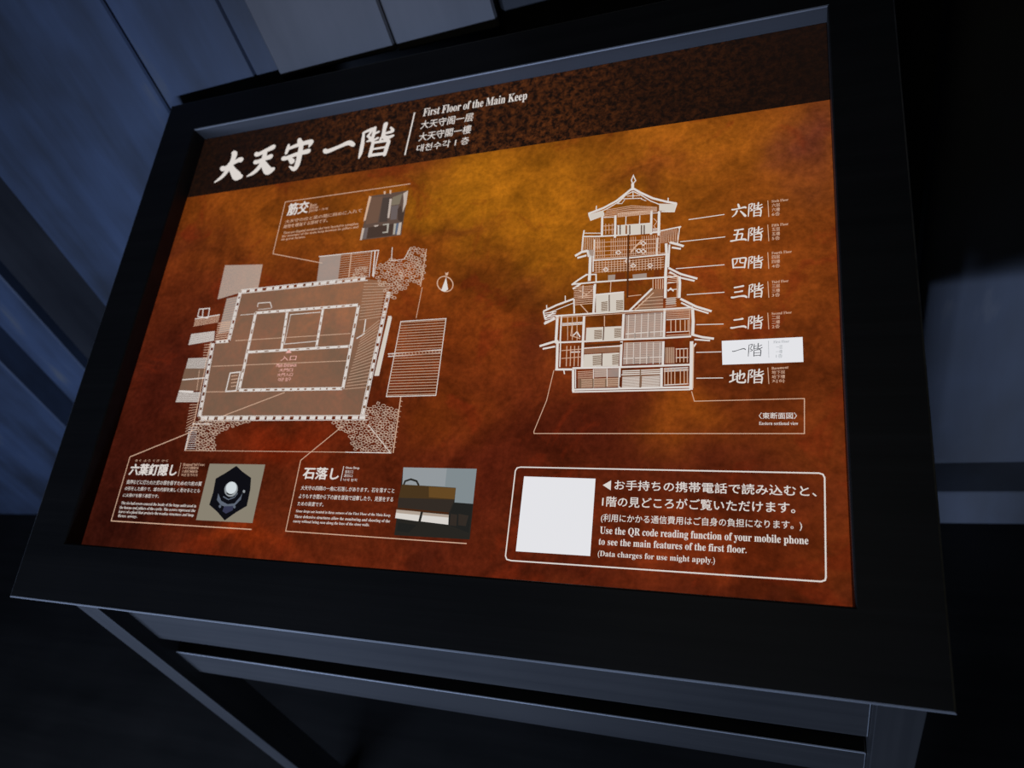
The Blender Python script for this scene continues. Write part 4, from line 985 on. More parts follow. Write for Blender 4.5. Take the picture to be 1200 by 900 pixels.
  ('L',[(6505,3807),(6518,3535)],1.18,0),
  ('L',[(6512,3536),(6911,3528),(7344,3532)],1.72,0),
  ('L',[(6510,3557),(6910,3550),(7319,3552)],0.77,1),
  ('L',[(6518,3798),(6536,3555)],0.59,1),
  ('L',[(6544,3798),(6562,3555)],0.59,1),
  ('L',[(6570,3797),(6587,3555)],0.59,1),
  ('L',[(6596,3797),(6613,3554)],0.59,1),
  ('L',[(6621,3797),(6638,3554)],0.59,1),
  ('L',[(6698,3795),(6714,3554)],0.58,1),
  ('L',[(6723,3795),(6739,3553)],0.58,1),
  ('L',[(6748,3794),(6764,3553)],0.58,1),
  ('L',[(6774,3794),(6789,3553)],0.58,1),
  ('L',[(6799,3793),(6814,3553)],0.58,1),
  ('L',[(6824,3793),(6839,3553)],0.58,1),
  ('L',[(6849,3792),(6863,3553)],0.58,1),
  ('L',[(6874,3792),(6888,3552)],0.58,1),
  ('L',[(6899,3791),(6913,3552)],0.58,1),
  ('L',[(6924,3791),(6937,3552)],0.57,1),
  ('L',[(6949,3791),(6962,3552)],0.57,1),
  ('L',[(6974,3790),(6987,3552)],0.57,1),
  ('L',[(7048,3789),(7060,3551)],0.57,1),
  ('L',[(7072,3788),(7084,3551)],0.57,1),
  ('L',[(7097,3788),(7108,3551)],0.57,1),
  ('L',[(7121,3787),(7133,3551)],0.57,1),
  ('L',[(7146,3787),(7157,3551)],0.57,1),
  ('L',[(7170,3787),(7181,3550)],0.56,1),
  ('L',[(7194,3786),(7205,3550)],0.56,1),
  ('L',[(7219,3786),(7229,3550)],0.56,1),
  ('L',[(7243,3785),(7253,3550)],0.56,1),
  ('L',[(6508,3763),(6873,3745),(7238,3734)],0.68,1),
  ('L',[(6512,3706),(6876,3690),(7241,3679)],0.68,1),
  ('L',[(6516,3650),(6880,3634),(7243,3625)],0.68,1),
  ('L',[(6520,3594),(6883,3580),(7245,3571)],0.67,1),
  ('L',[(6894,3823),(6927,3036)],2.04,9),
  ('L',[(7219,3750),(7220,3537)],2.06,0),
  ('L',[(6933,3595),(6979,3661),(7051,3740)],1.92,1),
  ('L',[(6763,3612),(6790,3635),(6820,3606),(6793,3583),(6763,3612)],1.16,0),
  ('L',[(6992,3610),(7019,3633),(7048,3604),(7021,3581),(6992,3610)],1.14,0),
  ('L',[(7038,3698),(7064,3721),(7093,3692),(7067,3669),(7038,3698)],1.15,0),
  ('L',[(7043,3598),(7069,3620),(7098,3592),(7072,3569),(7043,3598)],1.14,0),
  ('L',[(6873,3494),(6899,3517),(6928,3488),(6902,3465),(6873,3494)],1.15,0),
  ('L',[(6939,3431),(6966,3453),(6995,3425),(6968,3402),(6939,3431)],1.14,0),
  ('L',[(6635,3409),(6662,3432),(6692,3404),(6665,3381),(6635,3409)],1.16,0),
  ('L',[(7127,3413),(7153,3436),(7181,3408),(7155,3385),(7127,3413)],1.12,0),
  ('L',[(6474,3597),(6483,3394),(6485,3280)],3.33,0),
  ('L',[(6507,3594),(6520,3391)],1.46,0),
  ('L',[(7315,3668),(7327,3512),(7324,3278),(7331,3006)],2.93,0),
  ('L',[(7352,3650),(7350,3371)],1.84,0),
  ('L',[(6527,3498),(6913,3490),(7297,3501)],0.67,1),
  ('L',[(6530,3469),(6915,3461),(7298,3471)],0.67,1),
  ('L',[(6532,3440),(6916,3433),(7299,3440)],0.67,1),
  ('L',[(6534,3411),(6918,3404),(7301,3409)],0.66,1),
  ('L',[(6536,3382),(6920,3376),(7302,3379)],0.66,1),
  ('L',[(6546,3518),(6556,3373)],0.68,1),
  ('L',[(6581,3517),(6591,3372)],0.68,1),
  ('L',[(6616,3515),(6626,3371)],0.68,1),
  ('L',[(6651,3514),(6661,3370)],0.68,1),
  ('L',[(6686,3513),(6696,3369)],0.67,1),
  ('L',[(6721,3512),(6730,3368)],0.67,1),
  ('L',[(6756,3511),(6765,3367)],0.67,1),
  ('L',[(6790,3509),(6799,3367)],0.67,1),
  ('L',[(6825,3508),(6833,3366)],0.67,1),
  ('L',[(6859,3507),(6868,3365)],0.67,1),
  ('L',[(6893,3506),(6902,3364)],0.66,1),
  ('L',[(6927,3505),(6935,3363)],0.66,1),
  ('L',[(6962,3503),(6969,3362)],0.66,1),
  ('L',[(6995,3502),(7003,3361)],0.66,1),
  ('L',[(7029,3501),(7037,3360)],0.66,1),
  ('L',[(7063,3500),(7070,3359)],0.66,1),
  ('L',[(7097,3499),(7103,3358)],0.65,1),
  ('L',[(7130,3497),(7137,3357)],0.65,1),
  ('L',[(7163,3496),(7170,3356)],0.65,1),
  ('L',[(7197,3495),(7203,3355)],0.65,1),
  ('L',[(7230,3494),(7236,3354)],0.65,1),
  ('L',[(7263,3493),(7269,3353)],0.65,1),
  ('L',[(6284,3254),(6571,3259),(6926,3257),(7462,3252)],1.88,0),
  ('L',[(6446,3362),(6557,3356),(6565,3259)],1.55,0),
  ('F',[(6694,3333),(6777,3333),(6775,3262),(6699,3262)],6),
  ('F',[(6967,3316),(7121,3320),(7124,3261),(6976,3259)],6),
  ('F',[(6776,3354),(6883,3351),(6888,3274),(6781,3276)],10),
  ('F',[(7200,3351),(7254,3353),(7258,3270),(7203,3267)],10),
  ('L',[(6285,3247),(6359,3305),(6453,3365)],2.16,0),
  ('L',[(6302,3195),(6389,3252)],2.34,0),
  ('L',[(7351,3364),(7485,3277),(7657,3208)],2.35,0),
  ('L',[(7364,3315),(7475,3237),(7629,3184)],1.99,0),
  ('L',[(7468,3251),(7477,3169),(7476,2996)],2.88,0),
  ('L',[(7450,3253),(7453,2997)],0.89,1),
  ('L',[(7346,3180),(7453,3185)],0.9,0),
  ('L',[(7349,3099),(7455,3101)],0.9,0),
  ('L',[(7355,3085),(7384,3116),(7415,3080)],1.44,0),
  ('H',[(7346,3317),(7462,3265),(7465,3170),(7352,3180)],5,0.73,1),
  ('L',[(6548,3218),(6560,3063)],2.86,0),
  ('H',[(6313,3223),(6535,3226),(6547,3064),(6325,3081)],7,0.78,1),
  ('L',[(6418,3229),(6424,3073)],0.96,0),
  ('L',[(6370,3176),(6466,3112),(6526,3164)],0.96,1),
  ('L',[(7192,3241),(7197,3124)],0.91,1),
  ('L',[(7223,3238),(7228,3122)],0.91,1),
  ('L',[(7247,3236),(7252,3120)],0.91,1),
  ('L',[(7271,3234),(7276,3118)],0.91,1),
  ('L',[(7296,3232),(7300,3116)],0.91,1),
  ('L',[(6732,3245),(6734,3120)],0.94,1),
  ('F',[(6574,3091),(6885,3105),(6899,2870),(6590,2876)],8),
  ('F',[(6641,3010),(6710,3014),(6718,2897),(6649,2894)],5),
  ('F',[(6805,3017),(6882,3017),(6889,2899),(6813,2895)],5),
  ('H',[(6641,3010),(6710,3014),(6718,2897),(6649,2894)],7,0.94,9),
  ('H',[(6805,3017),(6882,3017),(6889,2899),(6813,2895)],7,0.93,9),
  ('L',[(6724,3089),(6738,2890)],1.12,9),
  ('L',[(6564,3101),(6885,3111)],1.87,0),
  ('L',[(6950,2876),(7188,3129)],2.2,0),
  ('L',[(7000,2873),(7207,3080)],1.09,1),
  ('F',[(7189,3119),(7305,3119),(7315,2861),(7000,2873)],5),
  ('L',[(6922,3055),(7074,3063)],0.83,1),
  ('L',[(7127,3021),(7308,3026)],0.63,1),
  ('L',[(7087,2984),(7310,2986)],0.63,1),
  ('L',[(7047,2946),(7312,2945)],0.63,1),
  ('L',[(7007,2908),(7313,2905)],0.63,1),
  ('L',[(6554,3237),(6563,2874)],2.64,0),
  ('H',[(7333,3015),(7447,3016),(7451,2897),(7338,2887)],5,0.81,1),
  ('F',[(7342,3006),(7439,3007),(7442,2925),(7345,2923)],6),
  ('L',[(6126,2873),(6484,2875),(6899,2880),(7331,2875),(7619,2877)],2.02,0),
  ('L',[(6129,2850),(6900,2855),(7620,2855)],0.73,1),
  ('L',[(5982,2940),(6132,3007),(6326,3071)],2.35,0),
  ('L',[(5982,2940),(6010,2851),(6104,2913)],1.76,0),
  ('H',[(6002,2929),(6138,2939),(6113,2826),(6015,2794)],5,1.28,0),
  ('L',[(6007,2785),(6129,2844)],2.9,0),
  ('L',[(6012,3016),(6024,2947)],1.18,0),
  ('L',[(6222,3117),(6228,3049)],1.17,0),
  ('L',[(6067,2925),(6330,3022)],0.97,0),
  ('L',[(6326,3071),(6345,2888)],1.72,0),
  ('L',[(6404,2998),(6501,2887)],1.14,1),
  ('H',[(6333,3099),(6546,3112),(6546,2988),(6342,2983)],5,0.87,1),
  ('L',[(7489,2986),(7651,2884),(7808,2820)],2.44,0),
  ('L',[(7498,2939),(7636,2858),(7778,2799)],1.74,0),
  ('L',[(7616,2868),(7627,2716),(7625,2558)],3.11,0),
  ('L',[(7588,2861),(7596,2560)],0.77,1),
  ('L',[(6153,2881),(6165,2559)],3.04,0),
  ('L',[(6199,2878),(6214,2557)],1.7,0),
  ('H',[(6216,2782),(6456,2786),(6459,2749),(6220,2744)],3,0.86,0),
  ('L',[(6273,2854),(6298,2571)],0.75,1),
  ('L',[(6327,2851),(6351,2569)],0.75,1),
  ('L',[(6380,2847),(6404,2566)],0.75,1),
  ('L',[(6335,2756),(6328,2625),(6438,2583)],0.94,1),
  ('L',[(6355,2624),(6395,2668),(6436,2601)],1.41,0),
  ('L',[(6460,2852),(6472,2544)],2.78,0),
  ('L',[(6897,2848),(6902,2542)],2.7,0),
  ('L',[(7331,2869),(7335,2556)],2.44,0),
  ('F',[(6497,2709),(6884,2706),(6885,2546),(6501,2550)],8),
  ('F',[(6587,2676),(6673,2677),(6680,2571),(6595,2566)],5),
  ('F',[(6806,2683),(6880,2684),(6883,2575),(6813,2571)],5),
  ('H',[(6587,2676),(6673,2677),(6680,2571),(6595,2566)],7,0.93,9),
  ('H',[(6806,2683),(6880,2684),(6883,2575),(6813,2571)],7,0.91,9),
  ('L',[(6691,2717),(6695,2552)],1.19,9),
  ('L',[(6688,2838),(6697,2707)],0.92,1),
  ('F',[(6918,2836),(7316,2843),(7327,2556),(6927,2549)],11),
  ('L',[(6952,2834),(6960,2557)],0.81,0),
  ('L',[(7023,2835),(7029,2559)],0.8,0),
  ('L',[(7092,2836),(7098,2561)],0.8,0),
  ('L',[(7162,2837),(7167,2562)],0.8,0),
  ('L',[(7231,2838),(7235,2564)],0.79,0),
  ('L',[(7300,2839),(7303,2566)],0.79,0),
  ('L',[(6928,2813),(7317,2816)],0.49,1),
  ('L',[(6929,2794),(7318,2797)],0.49,1),
  ('L',[(6930,2774),(7318,2778)],0.49,1),
  ('L',[(6931,2755),(7319,2759)],0.49,1),
  ('L',[(6933,2736),(7320,2740)],0.49,1),
  ('L',[(6934,2717),(7321,2721)],0.49,1),
  ('L',[(6935,2697),(7321,2702)],0.49,1),
  ('L',[(6936,2678),(7322,2683)],0.48,1),
  ('L',[(6937,2659),(7323,2665)],0.48,1),
  ('L',[(6938,2640),(7324,2646)],0.48,1),
  ('L',[(6939,2621),(7324,2627)],0.48,1),
  ('L',[(6940,2602),(7325,2608)],0.48,1),
  ('L',[(6941,2583),(7326,2590)],0.48,1),
  ('L',[(6942,2564),(7327,2571)],0.48,1),
  ('L',[(7031,2616),(7034,2553)],1.16,9),
  ('L',[(7182,2626),(7185,2560)],1.15,9),
  ('L',[(6931,2612),(7324,2623)],0.96,0),
  ('L',[(7400,2748),(7405,2614)],0.96,1),
  ('L',[(7448,2745),(7453,2611)],0.96,1),
  ('L',[(7496,2742),(7501,2609)],0.95,1),
  ('L',[(7544,2739),(7548,2606)],0.95,1),
  ('L',[(7576,2737),(7579,2604)],0.95,1),
  ('L',[(7352,2751),(7591,2750)],0.87,0),
  ('L',[(7357,2608),(7595,2609)],0.86,0),
  ('H',[(7348,2859),(7588,2857),(7591,2754),(7351,2758)],6,0.62,1),
  ('L',[(7359,2572),(7596,2574)],0.77,1),
  ('L',[(5980,2516),(6138,2560),(6191,2567)],2.66,0),
  ('L',[(6020,2482),(6161,2504)],2.08,0),
  ('L',[(7627,2567),(7721,2536),(7837,2513)],2.37,0),
  ('L',[(7644,2514),(7799,2494)],1.68,0),
  ('L',[(7661,2470),(7631,2419)],1.52,0),
  ('L',[(6157,2550),(6510,2548),(6918,2550),(7344,2546),(7612,2550)],1.98,0),
  ('L',[(6497,2497),(6904,2506)],2.15,9),
  ('L',[(6499,2470),(6898,2474)],0.9,0),
  ('L',[(6183,2565),(6205,2234)],2.96,0),
  ('L',[(6218,2563),(6237,2260)],1.3,0),
  ('L',[(6187,2234),(6380,2228)],2.38,0),
  ('L',[(6285,2222),(6298,2177)],1.28,0),
  ('L',[(6295,2504),(6309,2266)],0.92,1),
  ('L',[(6339,2502),(6353,2265)],0.92,1),
  ('L',[(6383,2500),(6396,2263)],0.92,1),
  ('L',[(6427,2498),(6440,2262)],0.91,1),
  ('L',[(6238,2451),(6465,2460)],0.83,1),
  ('L',[(6246,2359),(6472,2369)],0.83,1),
  ('L',[(6337,2429),(6450,2428)],1.29,0),
  ('L',[(6471,2551),(6485,2251)],2.73,0),
  ('L',[(6894,2531),(6900,2246)],2.65,0),
  ('L',[(7332,2509),(7336,2248)],2.39,0),
  ('F',[(6496,2395),(6877,2402),(6878,2250),(6496,2251)],8),
  ('F',[(6592,2378),(6685,2382),(6693,2267),(6601,2264)],5),
  ('F',[(6803,2382),(6875,2385),(6877,2268),(6811,2263)],5),
  ('H',[(6592,2378),(6685,2382),(6693,2267),(6601,2264)],7,0.91,9),
  ('H',[(6803,2382),(6875,2385),(6877,2268),(6811,2263)],7,0.9,9),
  ('L',[(6692,2414),(6699,2257)],1.16,9),
  ('L',[(6490,2468),(6906,2480)],1.25,0),
  ('F',[(6491,2459),(6898,2468),(6893,2409),(6495,2404)],5),
  ('F',[(6921,2511),(7321,2510),(7323,2266),(6922,2263)],11),
  ('L',[(6954,2513),(6964,2270)],0.79,0),
  ('L',[(7023,2510),(7033,2268)],0.79,0),
  ('L',[(7093,2507),(7102,2265)],0.78,0),
  ('L',[(7161,2503),(7170,2263)],0.78,0),
  ('L',[(7230,2500),(7237,2260)],0.78,0),
  ('L',[(7298,2497),(7304,2258)],0.77,0),
  ('L',[(6921,2508),(7316,2507)],0.48,1),
  ('L',[(6922,2489),(7317,2488)],0.48,1),
  ('L',[(6923,2470),(7318,2470)],0.48,1),
  ('L',[(6924,2451),(7319,2451)],0.48,1),
  ('L',[(6925,2432),(7319,2433)],0.48,1),
  ('L',[(6926,2414),(7320,2414)],0.48,1),
  ('L',[(6927,2395),(7321,2396)],0.48,1),
  ('L',[(6929,2376),(7322,2378)],0.47,1),
  ('L',[(6930,2358),(7322,2359)],0.47,1),
  ('L',[(6931,2339),(7323,2341)],0.47,1),
  ('L',[(6932,2321),(7324,2323)],0.47,1),
  ('L',[(6933,2302),(7325,2305)],0.47,1),
  ('L',[(6934,2284),(7325,2287)],0.47,1),
  ('L',[(7038,2338),(7042,2267)],1.14,9),
  ('L',[(7188,2344),(7192,2271)],1.12,9),
  ('L',[(6923,2333),(7328,2338)],0.95,0),
  ('F',[(7351,2438),(7443,2438),(7449,2261),(7358,2261)],5),
  ('L',[(7364,2438),(7371,2264)],0.51,1),
  ('L',[(7380,2437),(7386,2264)],0.51,1),
  ('L',[(7396,2436),(7402,2263)],0.51,1),
  ('L',[(7412,2436),(7418,2263)],0.51,1),
  ('L',[(7427,2435),(7434,2262)],0.51,1),
  ('L',[(7443,2434),(7449,2261)],0.51,1),
  ('L',[(7467,2424),(7472,2269)],0.93,1),
  ('L',[(7503,2423),(7508,2268)],0.93,1),
  ('L',[(7541,2421),(7546,2266)],0.93,1),
  ('L',[(7577,2420),(7581,2265)],0.92,1),
  ('L',[(7460,2416),(7585,2417)],0.85,0),
  ('L',[(7463,2321),(7588,2320)],0.84,0),
  ('L',[(7617,2495),(7625,1971)],3.45,0),
  ('L',[(7638,2460),(7643,1987)],0.98,1),
  ('L',[(6379,2242),(6904,2237),(7605,2239)],2.12,0),
  ('L',[(6389,2228),(6410,1979)],2.69,0),
  ('L',[(6415,2227),(6433,2014)],1.08,0),
  ('F',[(6450,2119),(6886,2121),(6892,2021),(6458,2013)],5),
  ('F',[(6620,2224),(6755,2225),(6761,2131),(6628,2128)],11),
  ('F',[(6764,2219),(6885,2222),(6891,2128),(6770,2128)],11),
  ('H',[(6620,2224),(6755,2225),(6761,2131),(6628,2128)],5,0.63,1),
  ('H',[(6475,2118),(6886,2121),(6892,2021),(6484,2013)],6,0.63,1),
  ('H',[(6442,2208),(6613,2212),(6619,2123),(6450,2119)],5,0.64,1),
  ('L',[(6481,2118),(6489,2016)],1.43,9),
  ('L',[(6615,2115),(6623,2013)],1.42,9),
  ('L',[(6753,2111),(6760,2010)],1.4,9),
  ('L',[(6612,2224),(6628,2013)],0.89,0),
  ('L',[(6758,2225),(6772,2023)],0.88,0),
  ('L',[(6893,2229),(6901,2012)],2.08,0),
  ('L',[(6904,2124),(6906,2020)],1.39,9),
  ('F',[(6922,2202),(7310,2206),(7315,2011),(6928,2003)],5),
  ('H',[(6927,2127),(7106,2129),(7108,2012),(6929,2006)],9,0.87,0),
  ('H',[(7130,2128),(7310,2133),(7311,2011),(7131,2007)],9,0.86,0),
  ('H',[(6922,2202),(7310,2206),(7312,2143),(6926,2141)],3,1.14,0),
  ('L',[(7110,2208),(7118,2005)],1.28,9),
  ('L',[(6917,2150),(7320,2155)],1.19,0),
  ('L',[(7325,2214),(7331,2002)],2.69,0),
  ('L',[(7357,2205),(7364,2035)],0.84,1),
  ('L',[(7392,2204),(7398,2034)],0.84,1),
  ('L',[(7423,2203),(7429,2033)],0.84,1),
  ('L',[(7459,2201),(7465,2033)],0.83,1),
  ('L',[(7514,2200),(7519,2031)],0.83,1),
  ('L',[(7552,2198),(7557,2030)],0.83,1),
  ('L',[(7583,2197),(7588,2030)],0.83,1),
  ('H',[(7349,2214),(7590,2219),(7592,2172),(7351,2166)],3,0.85,0),
  ('L',[(7356,2027),(7596,2034)],0.99,0),
  ('L',[(6400,1997),(6918,1999),(7619,2001)],2.08,0),
  ('L',[(6402,1972),(7620,1974)],1.64,0),
  ('L',[(6174,2226),(6125,1879),(6019,1540),(6022,1515),(8657,1520),(8665,1861),(7661,1850),(7631,1954)],0.8,1),
 ],
 'brace_photograph': [
  ('F',[(3334,4822),(3922,4828),(3939,4151),(3328,4146)],20),
  ('F',[(3368,4800),(3546,4787),(3544,4390),(3361,4378)],21),
  ('F',[(3551,4763),(3667,4758),(3693,4383),(3567,4387)],22),
  ('F',[(3660,4736),(3695,4733),(3712,4433),(3683,4436)],23),
  ('F',[(3703,4753),(3844,4793),(3828,4631),(3704,4625)],24),
  ('F',[(3706,4613),(3819,4621),(3826,4402),(3735,4401)],25),
  ('F',[(3855,4791),(3922,4828),(3932,4618),(3898,4495),(3883,4670)],23),
  ('F',[(3814,4552),(3855,4611),(3900,4484),(3928,4515),(3926,4344),(3851,4387)],26),
  ('F',[(3328,4823),(3368,4809),(3352,4448),(3321,4429)],27),
  ('F',[(3324,4330),(3361,4320),(3358,4143),(3328,4146)],23),
  ('F',[(3361,4320),(3418,4325),(3418,4159),(3361,4154)],25),
  ('F',[(3418,4325),(3793,4337),(3804,4161),(3430,4157)],26),
  ('F',[(3495,4344),(3569,4347),(3565,4328),(3523,4321)],23),
  ('F',[(3632,4347),(3728,4351),(3739,4208),(3653,4212),(3653,4229),(3714,4231),(3701,4331),(3641,4330)],28),
  ('F',[(3804,4336),(3838,4336),(3846,4173),(3819,4170)],28),
  ('F',[(3838,4336),(3882,4338),(3895,4178),(3852,4172)],29),
  ('F',[(3877,4338),(3917,4345),(3927,4158),(3877,4158)],23),
  ('F',[(3548,4864),(3577,4866),(3584,4817),(3558,4815)],27),
  ('F',[(3637,4869),(3664,4868),(3671,4811),(3646,4811)],27),
 ],
 'nail_cover_photograph': [
  ('F',[(1775,1114),(2631,1119),(2640,416),(1787,412)],30),
  ('F',[(2200,1095),(2309,1027),(2467,952),(2496,807),(2502,612),(2355,524),(2224,427),(2083,523),(1931,605),(1943,758),(1929,928),(2065,1006)],31),
  ('F',[(2025,750),(2100,658),(2210,621),(2309,635),(2374,720),(2390,762),(2391,685),(2318,605),(2222,580),(2109,607),(2031,666)],32),
  ('F',[(2166,594),(2305,604),(2308,553),(2218,508),(2157,536)],33),
  ('F',[(2119,592),(2120,587),(2120,583),(2119,579),(2116,576),(2113,574),(2109,573),(2105,573),(2100,574),(2096,575),(2091,578),(2088,582),(2085,586),(2083,590),(2082,595),(2082,599),(2084,603),(2086,606),(2089,608),(2093,609),(2098,609),(2102,608),(2107,607),(2111,604),(2115,600),(2117,596)],32),
  ('F',[(2339,595),(2340,591),(2340,587),(2338,583),(2336,580),(2333,578),(2329,576),(2325,576),(2320,577),(2316,579),(2312,582),(2308,585),(2305,589),(2303,594),(2303,598),(2303,602),(2304,606),(2307,609),(2310,611),(2314,613),(2318,613),(2322,612),(2327,610),(2331,607),(2334,604),(2337,600)],32),
  ('F',[(2427,784),(2428,780),(2428,775),(2426,772),(2424,768),(2421,766),(2417,765),(2413,765),(2408,766),(2404,768),(2400,771),(2396,774),(2393,778),(2391,783),(2391,787),(2391,792),(2392,795),(2395,798),(2398,801),(2402,802),(2406,802),(2411,801),(2415,799),(2419,796),(2423,792),(2425,788)],34),
  ('F',[(2352,771),(2357,740),(2353,711),(2341,685),(2320,664),(2293,648),(2261,639),(2225,638),(2188,644),(2152,657),(2119,677),(2090,702),(2069,731),(2054,762),(2049,793),(2053,823),(2065,849),(2086,871),(2114,887),(2147,895),(2183,896),(2220,890),(2257,876),(2290,856),(2318,831),(2339,802)],31),
  ('L',[(2116,711),(2205,678),(2287,707),(2323,760)],1.31,32),
  ('F',[(2309,806),(2311,784),(2306,764),(2295,745),(2280,730),(2261,719),(2238,713),(2214,712),(2189,717),(2166,726),(2145,740),(2127,758),(2115,778),(2107,800),(2106,822),(2111,843),(2121,862),(2137,877),(2156,888),(2179,894),(2204,895),(2228,890),(2252,881),(2273,866),(2290,849),(2303,828)],34),
  ('F',[(2257,758),(2257,752),(2254,747),(2248,742),(2240,738),(2230,735),(2218,734),(2205,733),(2193,734),(2181,736),(2171,740),(2162,744),(2156,749),(2153,754),(2153,760),(2156,765),(2161,770),(2170,774),(2180,777),(2192,778),(2204,779),(2217,778),(2229,776),(2239,772),(2247,768),(2253,763)],31),
  ('F',[(2287,823),(2289,805),(2285,788),(2277,773),(2265,761),(2250,752),(2232,747),(2212,746),(2193,750),(2174,758),(2157,769),(2143,784),(2133,801),(2127,819),(2125,837),(2129,854),(2137,869),(2149,882),(2165,891),(2183,896),(2202,896),(2222,892),(2241,884),(2258,873),(2272,858),(2282,841)],35),
 ],
 'stone_drop_photograph': [
  ('F',[(4527,1121),(5418,1123),(5441,379),(4553,376)],40),
  ('F',[(4527,1121),(5418,1123),(5427,747),(5211,754),(5205,907),(4551,924)],41),
  ('F',[(4527,1121),(5065,1121),(5073,923),(4550,929)],42),
  ('L',[(4569,925),(4579,967),(4646,990),(4720,971),(4757,923)],2.1,40),
  ('F',[(4544,929),(5204,912),(5207,784),(4530,781)],43),
  ('F',[(4881,913),(5205,907),(5206,789),(4900,799)],44),
  ('F',[(4530,781),(5207,784),(5162,641),(4539,667)],45),
  ('F',[(4532,672),(5161,646),(5164,627),(4530,651)],46),
  ('F',[(4530,651),(4829,638),(4818,536),(4530,558)],47),
  ('F',[(4859,634),(5165,622),(5176,517),(4847,537)],47),
  ('F',[(4530,651),(4829,638),(4824,602),(4531,615)],48),
  ('F',[(4859,634),(5165,622),(5167,592),(4853,603)],48),
  ('F',[(5211,754),(5427,747),(5421,446),(5182,513),(5175,632)],49),
  ('F',[(5279,636),(5396,622),(5379,512),(5291,518)],45),
  ('F',[(5186,632),(5264,626),(5271,507),(5193,513)],45),
  ('F',[(4579,514),(4803,494),(4726,410),(4573,422)],49),
 ],
}
GROUND = [  # print tones; dark patches at left also hold some backlight falloff
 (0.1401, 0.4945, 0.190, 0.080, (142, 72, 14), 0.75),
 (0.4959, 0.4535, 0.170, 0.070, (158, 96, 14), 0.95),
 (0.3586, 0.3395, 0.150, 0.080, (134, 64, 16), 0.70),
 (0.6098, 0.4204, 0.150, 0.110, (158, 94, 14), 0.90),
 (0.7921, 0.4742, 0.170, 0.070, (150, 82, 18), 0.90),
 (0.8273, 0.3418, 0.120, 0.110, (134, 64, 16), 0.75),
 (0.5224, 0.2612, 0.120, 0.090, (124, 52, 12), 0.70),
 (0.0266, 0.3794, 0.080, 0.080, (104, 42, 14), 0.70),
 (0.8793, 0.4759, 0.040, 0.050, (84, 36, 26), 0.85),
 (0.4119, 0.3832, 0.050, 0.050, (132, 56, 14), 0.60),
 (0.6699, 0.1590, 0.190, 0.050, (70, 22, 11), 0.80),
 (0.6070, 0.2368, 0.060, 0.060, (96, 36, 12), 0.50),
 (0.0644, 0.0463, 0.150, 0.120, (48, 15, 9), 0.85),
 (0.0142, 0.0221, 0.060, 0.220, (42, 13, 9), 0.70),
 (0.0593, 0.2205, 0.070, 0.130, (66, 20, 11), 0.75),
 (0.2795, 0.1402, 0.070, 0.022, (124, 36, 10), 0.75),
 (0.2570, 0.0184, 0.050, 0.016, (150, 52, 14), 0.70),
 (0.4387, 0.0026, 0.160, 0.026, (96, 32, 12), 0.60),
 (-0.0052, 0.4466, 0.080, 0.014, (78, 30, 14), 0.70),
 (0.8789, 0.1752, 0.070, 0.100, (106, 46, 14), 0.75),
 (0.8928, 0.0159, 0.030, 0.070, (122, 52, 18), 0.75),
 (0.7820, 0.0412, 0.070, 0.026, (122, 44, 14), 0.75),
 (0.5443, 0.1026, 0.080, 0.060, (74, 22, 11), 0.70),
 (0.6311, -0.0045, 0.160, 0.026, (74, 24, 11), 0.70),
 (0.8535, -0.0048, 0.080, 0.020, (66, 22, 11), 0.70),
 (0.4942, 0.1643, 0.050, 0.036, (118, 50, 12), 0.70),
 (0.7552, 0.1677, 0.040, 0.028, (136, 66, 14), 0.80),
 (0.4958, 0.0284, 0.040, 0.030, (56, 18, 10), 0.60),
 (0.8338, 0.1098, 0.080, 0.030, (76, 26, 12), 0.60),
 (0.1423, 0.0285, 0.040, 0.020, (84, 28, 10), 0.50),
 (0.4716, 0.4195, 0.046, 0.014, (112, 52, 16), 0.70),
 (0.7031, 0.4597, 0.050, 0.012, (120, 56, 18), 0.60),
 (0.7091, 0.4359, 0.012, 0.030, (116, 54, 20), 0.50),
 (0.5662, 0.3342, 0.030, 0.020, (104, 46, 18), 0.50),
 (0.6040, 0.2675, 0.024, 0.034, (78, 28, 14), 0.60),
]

PW, PH, HV, LIP = .900, .634, .5259, .0228
COLS = {0: (226, 218, 212), 1: (214, 176, 150), 2: (236, 236, 240), 3: (70, 72, 76), 4: (168, 172, 176), 12: (202, 176, 156), 13: (186, 152, 128), 7: (236, 178, 168), 8: (216, 206, 194), 9: (84, 44, 20), 10: (110, 50, 16),
        20: (96, 76, 66), 21: (112, 84, 68), 22: (76, 64, 58), 23: (196, 180, 168), 24: (128, 116, 98), 25: (108, 96, 94), 26: (72, 56, 48), 27: (212, 176, 150), 28: (176, 170, 158), 29: (92, 104, 124),
        30: (140, 132, 116), 31: (14, 14, 20), 32: (96, 104, 118), 33: (56, 58, 82), 34: (150, 156, 160), 35: (214, 222, 226),
        40: (40, 38, 34), 41: (132, 142, 146), 42: (150, 156, 160), 43: (74, 54, 30), 44: (104, 74, 36), 45: (52, 44, 38), 46: (74, 40, 20), 47: (222, 216, 210), 48: (180, 164, 150), 49: (34, 34, 32)}
CLEAR = {5: ((204, 180, 150), .22), 6: ((192, 186, 178), .52), 11: ((206, 196, 186), .42)}
def ink(k):
    name = 'ink_%d' % k
    if name in bpy.data.materials: return bpy.data.materials[name]
    m, nt, bs = nodes(name)
    col, a = CLEAR.get(k, (COLS.get(k), 1.0))
    bs.inputs['Base Color'].default_value = (.01, .01, .01, 1); bs.inputs['Roughness'].default_value = .6; bs.inputs['Specular IOR Level'].default_value = .1
    bs.inputs['Emission Color'].default_value = lin(col); bs.inputs['Emission Strength'].default_value = .92; bs.inputs['Alpha'].default_value = a
    return m
